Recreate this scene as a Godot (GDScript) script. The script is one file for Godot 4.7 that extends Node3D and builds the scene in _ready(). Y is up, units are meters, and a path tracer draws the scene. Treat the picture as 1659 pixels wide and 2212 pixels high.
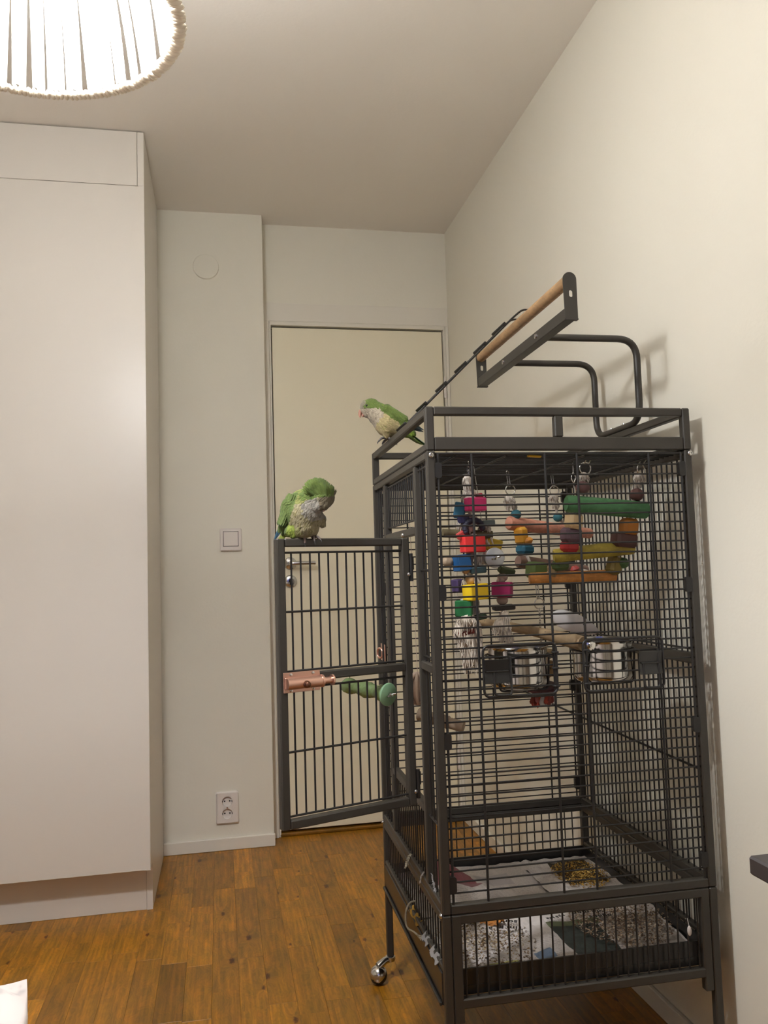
extends Node3D
# A bedroom corner at night: two green parakeets on their open cage, a pendant lamp, a wardrobe and a door.

# ---------------------------------------------------------------- mesh builder
class MB:
	var V := PackedVector3Array()
	var N := PackedVector3Array()
	var U := PackedVector2Array()
	var C := PackedColorArray()
	var col := Color.WHITE
	var off := Vector3.ZERO
	var coloured := false

	func tri(a: Vector3, b: Vector3, c: Vector3, na: Vector3, nb: Vector3, nc: Vector3, ua := Vector2.ZERO, ub := Vector2.ZERO, uc := Vector2.ZERO) -> void:
		if (b - a).cross(c - a).dot(na + nb + nc) > 0.0:
			V.append_array(PackedVector3Array([a - off, c - off, b - off]))
			N.append_array(PackedVector3Array([na, nc, nb]))
			U.append_array(PackedVector2Array([ua, uc, ub]))
		else:
			V.append_array(PackedVector3Array([a - off, b - off, c - off]))
			N.append_array(PackedVector3Array([na, nb, nc]))
			U.append_array(PackedVector2Array([ua, ub, uc]))
		C.append_array(PackedColorArray([col, col, col]))

	func quad(a: Vector3, b: Vector3, c: Vector3, d: Vector3, n: Vector3, uv := Rect2(0, 0, 1, 1)) -> void:
		var p := uv.position
		var e := uv.end
		tri(a, b, c, n, n, n, p, Vector2(e.x, p.y), e)
		tri(a, c, d, n, n, n, p, e, Vector2(p.x, e.y))

	func box(ctr: Vector3, s: Vector3, bev := 0.0, bs := Basis()) -> void:
		var h := s * 0.5
		bev = minf(bev, minf(h.x, minf(h.y, h.z)) * 0.95)
		var i := h - Vector3(bev, bev, bev)
		for ax in 3:
			var u := (ax + 1) % 3
			var w := (ax + 2) % 3
			for sg in [-1.0, 1.0]:
				var n := Vector3.ZERO
				n[ax] = sg
				var q := []
				for k in [[-1, -1], [1, -1], [1, 1], [-1, 1]]:
					var p := Vector3.ZERO
					p[ax] = sg * h[ax]
					p[u] = k[0] * i[u]
					p[w] = k[1] * i[w]
					q.append(ctr + bs * p)
				var r := Rect2(0, 0, 2 * h[u], 2 * h[w])
				quad(q[0], q[1], q[2], q[3], bs * n, r)
		if bev <= 0.0:
			return
		for ax in 3:
			var u := (ax + 1) % 3
			var w := (ax + 2) % 3
			for su in [-1.0, 1.0]:
				for sw in [-1.0, 1.0]:
					var n := Vector3.ZERO
					n[u] = su
					n[w] = sw
					n = n.normalized()
					var q := []
					for k in [[-1, 0], [1, 0], [1, 1], [-1, 1]]:
						var p := Vector3.ZERO
						p[ax] = k[0] * i[ax]
						p[u] = su * (h[u] if k[1] == 0 else i[u])
						p[w] = sw * (i[w] if k[1] == 0 else h[w])
						q.append(ctr + bs * p)
					quad(q[0], q[1], q[2], q[3], bs * n, Rect2(0, 0, 2 * h[ax], bev))
		for sx in [-1.0, 1.0]:
			for sy in [-1.0, 1.0]:
				for sz in [-1.0, 1.0]:
					var n := bs * Vector3(sx, sy, sz).normalized()
					tri(ctr + bs * Vector3(sx * h.x, sy * i.y, sz * i.z), ctr + bs * Vector3(sx * i.x, sy * h.y, sz * i.z), ctr + bs * Vector3(sx * i.x, sy * i.y, sz * h.z), n, n, n)

	func span(a: Vector3, b: Vector3, bev := 0.0) -> void:
		box((a + b) * 0.5, (b - a).abs(), bev)

	func tube(pts: Array, rad, seg := 8, closed := false, caps := true) -> void:
		var n := pts.size()
		var up := Vector3.UP
		var rings := []
		var nrm := []
		var prev := Vector3.ZERO
		for k in n:
			var t: Vector3
			if closed:
				t = pts[(k + 1) % n] - pts[(k + n - 1) % n]
			else:
				t = pts[mini(k + 1, n - 1)] - pts[maxi(k - 1, 0)]
			t = t.normalized()
			var x: Vector3
			if prev == Vector3.ZERO:
				x = t.cross(up if absf(t.y) < 0.9 else Vector3.RIGHT).normalized()
			else:
				x = (prev - t * prev.dot(t)).normalized()
			prev = x
			var y := t.cross(x)
			var r: float = rad[k] if rad is Array else rad
			var ring := PackedVector3Array()
			var rn := PackedVector3Array()
			for s in seg:
				var a := TAU * s / seg
				var d := x * cos(a) + y * sin(a)
				ring.append(pts[k] + d * r)
				rn.append(d)
			rings.append(ring)
			nrm.append(rn)
		var len := 0.0
		for k in (n if closed else n - 1):
			var k2 := (k + 1) % n
			var l2 := len + (pts[k] as Vector3).distance_to(pts[k2])
			for s in seg:
				var s2 := (s + 1) % seg
				var u0 := Vector2(float(s) / seg, len * 10.0)
				var u1 := Vector2(float(s + 1) / seg, len * 10.0)
				var u2 := Vector2(float(s + 1) / seg, l2 * 10.0)
				var u3 := Vector2(float(s) / seg, l2 * 10.0)
				tri(rings[k][s], rings[k][s2], rings[k2][s2], nrm[k][s], nrm[k][s2], nrm[k2][s2], u0, u1, u2)
				tri(rings[k][s], rings[k2][s2], rings[k2][s], nrm[k][s], nrm[k2][s2], nrm[k2][s], u0, u2, u3)
			len = l2
		if caps and not closed:
			for e in [0, n - 1]:
				var c: Vector3 = pts[e]
				var nn: Vector3 = ((pts[0] - pts[1]) if e == 0 else (pts[n - 1] - pts[n - 2])).normalized()
				for s in seg:
					tri(c, rings[e][s], rings[e][(s + 1) % seg], nn, nn, nn, Vector2(.5, .5), Vector2(.5, .5), Vector2(.5, .5))

	# profile: Vector2(radius, height) along the axis of the transform's y
	func lathe(T: Transform3D, prof: Array, seg := 20, sx := 1.0, sz := 1.0) -> void:
		var m := prof.size()
		var fn := []
		for k in m - 1:
			var d: Vector2 = prof[k + 1] - prof[k]
			fn.append(Vector2(d.y, -d.x).normalized())
		for k in m - 1:
			var n0: Vector2 = fn[k]
			var n1: Vector2 = fn[k]
			if k > 0 and fn[k - 1].dot(fn[k]) > 0.6:
				n0 = (fn[k] + fn[k - 1]).normalized()
			if k < m - 2 and fn[k + 1].dot(fn[k]) > 0.6:
				n1 = (fn[k] + fn[k + 1]).normalized()
			var p0: Vector2 = prof[k]
			var p1: Vector2 = prof[k + 1]
			for s in seg:
				var a0 := TAU * s / seg
				var a1 := TAU * (s + 1) / seg
				var d0 := Vector3(cos(a0) * sx, 0, sin(a0) * sz)
				var d1 := Vector3(cos(a1) * sx, 0, sin(a1) * sz)
				var A := T * (d0 * p0.x + Vector3.UP * p0.y)
				var B := T * (d1 * p0.x + Vector3.UP * p0.y)
				var Cc := T * (d1 * p1.x + Vector3.UP * p1.y)
				var D := T * (d0 * p1.x + Vector3.UP * p1.y)
				var m0 := (T.basis * (d0 * n0.x + Vector3.UP * n0.y)).normalized()
				var m1 := (T.basis * (d1 * n0.x + Vector3.UP * n0.y)).normalized()
				var m2 := (T.basis * (d1 * n1.x + Vector3.UP * n1.y)).normalized()
				var m3 := (T.basis * (d0 * n1.x + Vector3.UP * n1.y)).normalized()
				if p0.x > 1e-6:
					tri(A, B, Cc, m0, m1, m2, Vector2(float(s) / seg, p0.y * 8), Vector2(float(s + 1) / seg, p0.y * 8), Vector2(float(s + 1) / seg, p1.y * 8))
				if p1.x > 1e-6:
					tri(A, Cc, D, m0, m2, m3, Vector2(float(s) / seg, p0.y * 8), Vector2(float(s + 1) / seg, p1.y * 8), Vector2(float(s) / seg, p1.y * 8))

	func ell(ctr: Vector3, r: Vector3, seg := 14, rings := 8, bs := Basis()) -> void:
		for k in rings:
			for s in seg:
				var q := []
				for c in [[k, s], [k, s + 1], [k + 1, s + 1], [k + 1, s]]:
					var th: float = PI * c[0] / rings
					var ph: float = TAU * c[1] / seg
					q.append(Vector3(sin(th) * cos(ph), cos(th), sin(th) * sin(ph)))
				var P := []
				var M := []
				for d in q:
					P.append(ctr + bs * (d * r))
					M.append((bs * (d / r)).normalized())
				if k > 0:
					tri(P[0], P[1], P[2], M[0], M[1], M[2])
				if k < rings - 1:
					tri(P[0], P[2], P[3], M[0], M[2], M[3])

	# polygon in the transform's xy plane, from z=-depth/2 to z=+depth/2
	func prism(T: Transform3D, poly: PackedVector2Array, depth: float) -> void:
		var ids := Geometry2D.triangulate_polygon(poly)
		for zz in [-0.5, 0.5]:
			var n := T.basis * Vector3(0, 0, 1.0 if zz > 0 else -1.0)
			for k in range(0, ids.size(), 3):
				var q := []
				for j in 3:
					var p := poly[ids[k + j]]
					q.append(T * Vector3(p.x, p.y, zz * depth))
				tri(q[0], q[1], q[2], n, n, n, poly[ids[k]] * 10, poly[ids[k + 1]] * 10, poly[ids[k + 2]] * 10)
		var area := 0.0
		for k in poly.size():
			area += poly[k].cross(poly[(k + 1) % poly.size()])
		for k in poly.size():
			var a := poly[k]
			var b := poly[(k + 1) % poly.size()]
			var e := (b - a).normalized()
			var n2 := Vector2(e.y, -e.x) * signf(area)
			quad(T * Vector3(a.x, a.y, -depth / 2), T * Vector3(b.x, b.y, -depth / 2), T * Vector3(b.x, b.y, depth / 2), T * Vector3(a.x, a.y, depth / 2), (T.basis * Vector3(n2.x, n2.y, 0)).normalized())

	# a small leaf-shaped, slightly domed feather from a to b
	func feather(a: Vector3, b: Vector3, w: float, n: Vector3, c: Color, tip := 0.55) -> void:
		var d := b - a
		var side := d.cross(n).normalized()
		var nn := side.cross(d).normalized()
		if nn.dot(n) < 0:
			nn = -nn
		var old := col
		col = c
		var L := []
		var R := []
		var M := []
		for k in [[0.0, 0.5], [0.45, 1.0], [0.82, tip + .15], [1.0, 0.08]]:
			var p: Vector3 = a + d * k[0] + nn * (w * 0.16 * sin(PI * k[0]))
			M.append(p + nn * w * 0.10)
			L.append(p - side * w * 0.5 * k[1])
			R.append(p + side * w * 0.5 * k[1])
		var nl := (nn - side * 0.5).normalized()
		var nr := (nn + side * 0.5).normalized()
		for k in 3:
			tri(L[k], M[k], M[k + 1], nl, nn, nn)
			tri(L[k], M[k + 1], L[k + 1], nl, nn, nl)
			tri(M[k], R[k], R[k + 1], nn, nr, nr)
			tri(M[k], R[k + 1], M[k + 1], nn, nr, nn)
		col = old

	func mesh() -> ArrayMesh:
		var a := []
		a.resize(Mesh.ARRAY_MAX)
		a[Mesh.ARRAY_VERTEX] = V
		a[Mesh.ARRAY_NORMAL] = N
		a[Mesh.ARRAY_TEX_UV] = U
		if coloured:
			a[Mesh.ARRAY_COLOR] = C
		var m := ArrayMesh.new()
		m.add_surface_from_arrays(Mesh.PRIMITIVE_TRIANGLES, a)
		return m

# ---------------------------------------------------------------- helpers
var taken := {}
var M := {}
var rng := RandomNumberGenerator.new()

func numbered(called: String) -> String:
	if not taken.has(called):
		taken[called] = 0
		return called
	taken[called] += 1
	return "%s_%03d" % [called, taken[called]]

func mb(off := Vector3.ZERO) -> MB:
	var b = MB.new()
	b.off = off
	return b

func tag(o: Node3D, label := "", category := "", group := "", kind := "") -> Node3D:
	if label: o.set_meta("label", label)
	if category: o.set_meta("category", category)
	if group: o.set_meta("group", group)
	if kind: o.set_meta("kind", kind)
	return o

func obj(called: String, shape, m: Material, parent: Node = self) -> MeshInstance3D:
	var o = MeshInstance3D.new()
	o.mesh = shape.mesh() if shape is MB else shape
	o.material_override = m
	o.name = numbered(called) if parent == self else called
	parent.add_child(o, true)
	return o

func thing(called: String, label: String, category: String, T := Transform3D(), group := "") -> Node3D:
	var o = Node3D.new()
	o.name = numbered(called)
	add_child(o)
	o.transform = T
	return tag(o, label, category, group)

func struct(called: String, shape, m: Material, label := "") -> MeshInstance3D:
	var o = obj(called, shape, m)
	tag(o, label, "", "", "structure")
	return o

func rgb(r: float, g: float, b: float) -> Color:
	return Color(r / 255.0, g / 255.0, b / 255.0)

# linear base colour of a thing that shows as this sRGB value under the room's light
func lit(r: float, g: float, b: float, k := 1.2) -> Color:
	var c = rgb(r, g, b).srgb_to_linear()
	return Color(minf(c.r * k, .9), minf(c.g * k, .9), minf(c.b * k, .9))

func mat(c: Color, rough := 0.6, metal := 0.0) -> StandardMaterial3D:
	var m = StandardMaterial3D.new()
	m.albedo_color = c
	m.roughness = rough
	m.metallic = metal
	return m

func lmat(r: float, g: float, b: float, rough := 0.6, metal := 0.0) -> StandardMaterial3D:
	return mat(lit(r, g, b).linear_to_srgb(), rough, metal)

func vmat(rough := 0.8) -> StandardMaterial3D:
	var m = mat(Color.WHITE, rough)
	m.vertex_color_use_as_albedo = true
	return m

func noise_tex(freq: float, size := 512, normal := false, bump := 1.0, sd := 1) -> NoiseTexture2D:
	var n = FastNoiseLite.new()
	n.seed = sd
	n.frequency = freq
	n.noise_type = FastNoiseLite.TYPE_SIMPLEX_SMOOTH
	n.fractal_octaves = 4
	var t = NoiseTexture2D.new()
	t.width = size
	t.height = size
	t.seamless = true
	t.noise = n
	if normal:
		t.as_normal_map = true
		t.bump_strength = bump
	return t

func grainy(m: StandardMaterial3D, tex: Texture2D, scale: float, strength: float) -> StandardMaterial3D:
	m.uv1_triplanar = true
	m.uv1_world_triplanar = true
	m.uv1_scale = Vector3(scale, scale, scale)
	m.normal_enabled = true
	m.normal_texture = tex
	m.normal_scale = strength
	return m

var bars := {}
func bar_mesh(r: float, l: float) -> ArrayMesh:
	var key = "%.4f/%.4f" % [r, l]
	if not bars.has(key):
		var b = mb()
		b.tube([Vector3(0, -l / 2, 0), Vector3(0, l / 2, 0)], r, 8)
		bars[key] = b.mesh()
	return bars[key]

func bar(parent: Node, a: Vector3, b: Vector3, r: float, m: Material, called := "bar") -> MeshInstance3D:
	var l = snappedf(a.distance_to(b), 0.001)
	var o = obj(called, bar_mesh(r, l), m, parent)
	var y = (b - a).normalized()
	var x = y.cross(Vector3.FORWARD if absf(y.z) < .9 else Vector3.RIGHT).normalized()
	o.transform = Transform3D(Basis(x, y, x.cross(y)), (a + b) / 2)
	return o

func arc(pts: Array, r: float, n := 6) -> Array:
	# polyline with rounded corners
	var out = [pts[0]]
	for k in range(1, pts.size() - 1):
		var p: Vector3 = pts[k]
		var a: Vector3 = pts[k - 1]
		var b: Vector3 = pts[k + 1]
		var da = minf(r, p.distance_to(a) * .49)
		var db = minf(r, p.distance_to(b) * .49)
		var s = p + (a - p).normalized() * da
		var e = p + (b - p).normalized() * db
		for j in n + 1:
			var t = float(j) / n
			out.append(s.lerp(p, t).lerp(p.lerp(e, t), t))
	out.append(pts[pts.size() - 1])
	return out

func rrect(c: Vector3, ux: Vector3, uy: Vector3, w: float, h: float, r: float, n := 5) -> Array:
	var out = []
	for q in [[1, 1, 0.0], [-1, 1, PI / 2], [-1, -1, PI], [1, -1, PI * 1.5]]:
		var o: Vector3 = c + ux * (q[0] * (w / 2 - r)) + uy * (q[1] * (h / 2 - r))
		for k in n + 1:
			var a: float = q[2] + PI / 2 * k / n
			out.append(o + ux * cos(a) * r + uy * sin(a) * r)
	return out

func rpoly(w: float, h: float, r: float, n := 4) -> PackedVector2Array:
	var out = PackedVector2Array()
	for p in rrect(Vector3.ZERO, Vector3.RIGHT, Vector3.UP, w, h, r, n):
		out.append(Vector2(p.x, p.y))
	return out

func disc(r: float, n := 24) -> PackedVector2Array:
	var out = PackedVector2Array()
	for k in n:
		out.append(Vector2(cos(TAU * k / n), sin(TAU * k / n)) * r)
	return out

func along(a: Vector3, b: Vector3) -> Transform3D:
	# y axis runs from a to b, origin at a
	var y = (b - a).normalized()
	var x = y.cross(Vector3.FORWARD if absf(y.z) < .9 else Vector3.RIGHT).normalized()
	return Transform3D(Basis(x, y, x.cross(y)), a)

# ---------------------------------------------------------------- constants of the room
const EYE := Vector3(-0.9769, 1.0261, 3.3483)
const YAW := -0.1982
const PITCH := 0.0733
const ROLL := -0.0307
const H := 2.4816          # ceiling
const XC := -0.7883        # right edge of the wall beside the door
const ZC := 0.0869         # face of that wall
const XW := -1.1983        # right side of the wardrobe
const ZW := 0.6691         # its front
const ZF := 4.7            # wall behind the camera
const XL := -3.4           # left wall
const LAMP := Vector3(-1.23, 1.80, 2.22)
# cage
const CG := Vector3(-0.5864, 0, 1.8352)
const CA := -0.015
const W := 0.5529
const D := 0.6195
const T := 0.0165
var CT: Transform3D

func in_cage(o: Vector3) -> Transform3D:
	return CT * Transform3D(Basis(), o)

func _ready() -> void:
	rng.seed = 7
	CT = Transform3D(Basis(Vector3.UP, CA), CG)
	# camera
	var cam = Camera3D.new()
	cam.name = "camera"
	cam.position = EYE
	cam.rotation = Vector3(PITCH, YAW, ROLL)
	cam.fov = rad_to_deg(2.0 * atan(1106.0 / 1780.0))
	cam.near = 0.02
	cam.current = true
	add_child(cam)
	# sky (dusk, seen only through the window behind the camera) and exposure
	var env = Environment.new()
	var sky = Sky.new()
	var sm = ProceduralSkyMaterial.new()
	sm.sky_top_color = rgb(40, 52, 120)
	sm.sky_horizon_color = rgb(92, 104, 178)
	sm.ground_bottom_color = rgb(30, 34, 60)
	sm.ground_horizon_color = rgb(70, 78, 130)
	sm.sky_energy_multiplier = 1.5
	sm.ground_energy_multiplier = 0.5
	sky.sky_material = sm
	env.background_mode = Environment.BG_SKY
	env.sky = sky
	env.tonemap_mode = Environment.TONE_MAPPER_LINEAR
	env.tonemap_exposure = 1.0
	env.sdfgi_enabled = true
	env.ssao_enabled = true
	env.ssil_enabled = true
	var we = WorldEnvironment.new()
	we.name = "environment"
	we.environment = env
	add_child(we)
	materials()
	room()
	lamp(1.0)
	fittings()
	wardrobe()
	cage()
	feeders()
	toys()
	tray_litter()
	parakeet_on_rail()
	parakeet_on_door()
	furniture()

# ---------------------------------------------------------------- materials
func plank_tex(sd: int, tone: float) -> ImageTexture:
	var im = Image.create(512, 128, false, Image.FORMAT_RGB8)
	var n = FastNoiseLite.new()
	n.seed = sd
	n.frequency = 0.02
	n.fractal_octaves = 4
	var r = RandomNumberGenerator.new()
	r.seed = sd * 31
	var knots = []
	for k in 2:
		knots.append(Vector3(r.randf() * 512, r.randf() * 128, r.randf_range(1.6, 6.5)))
	for y in 128:
		for x in 512:
			var warp = 0.0
			var dark = 0.0
			for k in knots:
				var dx: float = (x - k.x) / 2.4
				var dy: float = y - k.y
				var d = sqrt(dx * dx + dy * dy) / k.z
				warp += 14.0 * exp(-d * d * .12) * signf(dy)
				dark = maxf(dark, 1.0 - smoothstep(.4, 1.2, d + .5 * n.get_noise_2d(x * 6.0, y * 9.0)))
			var g = n.get_noise_2d(x * .22, (y + warp) * 5.0)
			var big = n.get_noise_2d(x * .5 + 900, (y + warp) * 1.1)
			var ring = sin((y + warp + big * 34.0) * .55) * .5
			var v = 1.0 + .24 * g + .16 * big + .09 * ring
			v *= tone * (1.0 - .46 * dark)
			im.set_pixel(x, y, Color(clampf(.612 * v, 0, 1), clampf(.412 * v * (1.0 - .05 * big) * (1.0 - .30 * dark), 0, 1), clampf(.085 * v * (1.0 - .15 * g) * (1.0 - .7 * dark), 0, 1)))
	im.generate_mipmaps()
	return ImageTexture.create_from_image(im)

func materials() -> void:
	var fine = noise_tex(.05, 512, true, 3.0, 3)
	var coarse = noise_tex(.012, 512, true, 5.0, 9)
	M.wall = grainy(mat(rgb(238, 233, 218), .7), fine, 3.0, .10)
	M.ceil = grainy(mat(rgb(239, 232, 221), .85), fine, 3.0, .10)
	M.trim = mat(rgb(236, 230, 217), .45)
	M.door = grainy(mat(rgb(245, 236, 209), .42), coarse, 1.2, .05)
	M.ward = grainy(mat(rgb(226, 219, 209), .34), coarse, 1.0, .04)
	M.plastic = mat(rgb(236, 228, 220), .35)
	M.gap = mat(rgb(40, 34, 28), .9)
	M.iron = grainy(mat(rgb(57, 53, 47), .42), fine, 14.0, .10)
	M.wire = mat(rgb(34, 32, 31), .42)
	M.tray = mat(rgb(38, 37, 35), .28)
	M.chrome = mat(rgb(205, 205, 205), .16, 1.0)
	M.steel = mat(rgb(200, 198, 194), .14, 1.0)
	M.copper = grainy(mat(rgb(214, 172, 154), .30, .9), fine, 30.0, .12)
	M.rubber = mat(rgb(26, 22, 20), .5)
	M.planks = []
	for k in 5:
		var m = mat(Color.WHITE, .38)
		m.albedo_texture = plank_tex(11 + k, [1.0, .94, 1.06, .80, 1.16][k])
		m.uv1_scale = Vector3(1 / .62, 1 / .155, 1)
		M.planks.append(m)
	M.dowel = mat(rgb(214, 164, 112), .5)
	M.oak = M.planks[0]

# ---------------------------------------------------------------- the room
func plank(b: MB, x: float, z: float, w: float, l: float, uo: Vector2) -> void:
	var s = b.U.size()
	b.box(Vector3(x, -.004, z), Vector3(w - .0003, .008, l - .0004), .0003)
	for k in range(s, b.U.size()):
		b.U[k] += uo

func room() -> void:
	var b = mb()
	b.span(Vector3(XL - .1, -.12, -.3), Vector3(.1, -.009, ZF + .1))
	var fl = struct("floor", b, M.planks[3], "oak strip parquet floor with dark knots and pale grain")
	# strips of parquet, each its own piece where the photograph shows them
	var rest = mb()
	var pw = .0675
	var nx = int(ceil(-XL / pw))
	for i in nx:
		var x = -pw * (i + .5)
		var z = -.02 - rng.randf() * .4
		while z < ZF:
			var l = rng.randf_range(.22, .56)
			var e = minf(z + l, ZF)
			if e > -.02:
				var z0 = maxf(z, -.02)
				var uo = Vector2(rng.randf(), rng.randf())
				if x > -1.72 and z0 < 1.75:
					var p = mb()
					plank(p, x, (z0 + e) / 2, pw, e - z0, uo)
					var which = rng.randi() % 100
					obj("plank", p, M.planks[0 if which < 36 else 1 if which < 64 else 2 if which < 86 else 3 if which < 94 else 4], fl)
				else:
					plank(rest, x, (z0 + e) / 2, pw, e - z0, uo)
			z = e
	tag(obj("plank_field", rest, M.planks[0], fl), "", "", "", "stuff")

	b = mb()
	b.span(Vector3(XL - .1, H, -.3), Vector3(.1, H + .12, ZF + .1))
	struct("ceiling", b, M.ceil, "plain white painted ceiling")
	b = mb()
	b.span(Vector3(0, -.1, -.3), Vector3(.1, H, ZF + .1))
	var wr = struct("wall_right", b, M.wall, "bare white side wall beside the cage")
	b = mb()
	for p in [[.556, 2.16], [.515, 2.13], [.503, 2.21], [.628, 2.17], [.667, 2.15], [.455, 2.15], [.60, 2.28], [.33, 2.11], [.70, 2.09], [.80, 2.13], [.47, 2.2], [.74, 2.2], [.40, 2.05]]:
		b.ell(Vector3(-.0003, p[0], p[1]), Vector3(.0005, rng.randf_range(.0012, .0024), rng.randf_range(.0009, .0016)), 8, 6)
	tag(obj("wall_specks", b, mat(rgb(120, 102, 84), .8), wr), "", "", "", "stuff")
	b = mb()
	b.span(Vector3(XL - .1, -.1, -.3), Vector3(XL, H, ZF + .1))
	struct("wall_left", b, M.wall, "bare white wall behind the bed")
	# back wall with the door opening
	b = mb()
	b.span(Vector3(-.7635, 2.072, -.12), Vector3(0, H, 0))
	b.span(Vector3(-.014, -.1, -.12), Vector3(0, 2.072, 0))
	b.span(Vector3(XC - .02, -.1, -.12), Vector3(-.7635, H, 0))
	b.span(Vector3(XC - .02, -.1, -.2), Vector3(0, H, -.12))
	struct("wall_back", b, M.wall, "white wall around and above the door")
	b = mb()
	b.box(Vector3((XL + XC) / 2, H / 2, ZC / 2 - .06), Vector3(XC - XL, H + .004, ZC + .12), .002)
	struct("wall_side", b, M.wall, "white wall beside the door that carries switch, socket and vent")
	# wall behind the camera with a window
	b = mb()
	var wx0 = -1.9
	var wx1 = -.35
	var wy0 = .85
	var wy1 = 2.1
	b.span(Vector3(XL, -.1, ZF), Vector3(wx0, H, ZF + .12))
	b.span(Vector3(wx1, -.1, ZF), Vector3(0, H, ZF + .12))
	b.span(Vector3(wx0, -.1, ZF), Vector3(wx1, wy0, ZF + .12))
	b.span(Vector3(wx0, wy1, ZF), Vector3(wx1, H, ZF + .12))
	struct("wall_front", b, M.wall, "white wall with the window")
	b = mb()
	for k in [wx0, (wx0 + wx1) / 2, wx1]:
		b.span(Vector3(k - .03, wy0, ZF + .02), Vector3(k + .03, wy1, ZF + .08), .004)
	for k in [wy0, wy1]:
		b.span(Vector3(wx0, k - .03, ZF + .02), Vector3(wx1, k + .03, ZF + .08), .004)
	var wn = struct("window_1", b, M.trim, "white framed window with dusk outside")
	b = mb()
	b.span(Vector3(wx0, wy0, ZF + .045), Vector3(wx1, wy1, ZF + .05))
	var gl = mat(Color(1, 1, 1, .08), .02)
	gl.transparency = BaseMaterial3D.TRANSPARENCY_ALPHA
	obj("pane", b, gl, wn)

	# skirting
	var bh = .0455
	b = mb()
	b.span(Vector3(XW - .0, 0, ZC), Vector3(XC + .003, bh, ZC + .012), .002)
	struct("baseboard_side", b, M.trim, "low white skirting under the socket")
	b = mb()
	b.span(Vector3(-.012, 0, .002), Vector3(0, bh, ZF), .002)
	struct("baseboard_right", b, M.trim, "low white skirting behind the cage")
	b = mb()
	b.span(Vector3(XL, 0, ZC), Vector3(-1.9, bh, ZC + .012), .002)
	b.span(Vector3(XL, 0, ZF - .012), Vector3(0, bh, ZF), .002)
	struct("baseboard_back", b, M.trim, "white skirting out of sight")

	# door
	b = mb()
	var x0 = -.7546
	var x1 = -.0238
	var y1 = 2.055
	# frame: two stepped strips
	b.span(Vector3(-.7635, 0, -.115), Vector3(x0 - .0015, y1 + .016, .002), .0015)
	b.span(Vector3(x1 + .0015, 0, -.115), Vector3(-.0135, y1 + .016, .002), .0015)
	b.span(Vector3(-.7635, y1 + .0015, -.115), Vector3(-.0135, y1 + .017, .002), .0015)
	b.span(Vector3(XC + .001, 0, 0), Vector3(-.7645, y1 + .0175, .010), .002)
	b.span(Vector3(-.0125, 0, 0), Vector3(-.0005, y1 + .0175, .006), .002)
	b.span(Vector3(XC + .001, y1 + .0185, 0), Vector3(-.0005, y1 + .095, .0016), .0008)
	var dr = struct("door_1", b, M.trim, "plain white interior door, closed, behind the open cage door")
	b = mb()
	b.span(Vector3(x0 + .003, .022, -.05), Vector3(x1 - .003, y1 - .0055, -.008), .002)
	obj("door_leaf", b, M.door, dr)
	b = mb()
	b.span(Vector3(x0 - .002, .0, -.056), Vector3(x1 + .002, y1 + .002, -.0515))
	obj("rebate", b, M.gap, dr)
	b = mb()
	b.span(Vector3(-.7635, 0, -.11), Vector3(-.0135, .014, .002), .004)
	obj("threshold", b, M.planks[3], dr)
	for hy in [1.80, .25]:
		b = mb()
		b.tube([Vector3(-.0215, hy - .04, .003), Vector3(-.0215, hy + .045, .003)], .0065, 12)
		b.tube([Vector3(-.0215, hy + .045, .003), Vector3(-.0215, hy + .052, .003)], .004, 10)
		obj("hinge", b, M.plastic, dr)
	# handle: rosette, lever, keyhole plate
	var hx = -.698
	b = mb()
	var Tz = Transform3D(Basis(Vector3.RIGHT, PI / 2), Vector3(hx, 1.074, -.008))
	b.lathe(Tz, [Vector2(.026, 0), Vector2(.026, .006), Vector2(.022, .010), Vector2(.011, .011), Vector2(.0095, .012), Vector2(.0095, .04), Vector2(0, .041)], 28)
	b.tube(arc([Vector3(hx, 1.074, .026), Vector3(hx, 1.074, .042), Vector3(hx + .03, 1.074, .044), Vector3(hx + .098, 1.0735, .040)], .012), [.0088, .0088, .0088, .0088, .0088, .0088, .0088, .009, .009, .009, .009, .009, .0085, .0085, .0085, .008], 12)
	obj("door_handle", b, M.chrome, dr)
	b = mb()
	Tz.origin.y = 1.002
	b.lathe(Tz, [Vector2(.0265, 0), Vector2(.0265, .005), Vector2(.022, .010), Vector2(.0075, .010)], 28)
	var kp = obj("keyhole_plate", b, M.chrome, dr)
	b = mb()
	b.prism(Transform3D(Basis(), Vector3(hx, 1.005, .0012)), disc(.0072, 14), .002)
	b.span(Vector3(hx - .003, .988, .0002), Vector3(hx + .003, 1.002, .0022))
	obj("keyhole", b, M.gap, kp)

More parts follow.
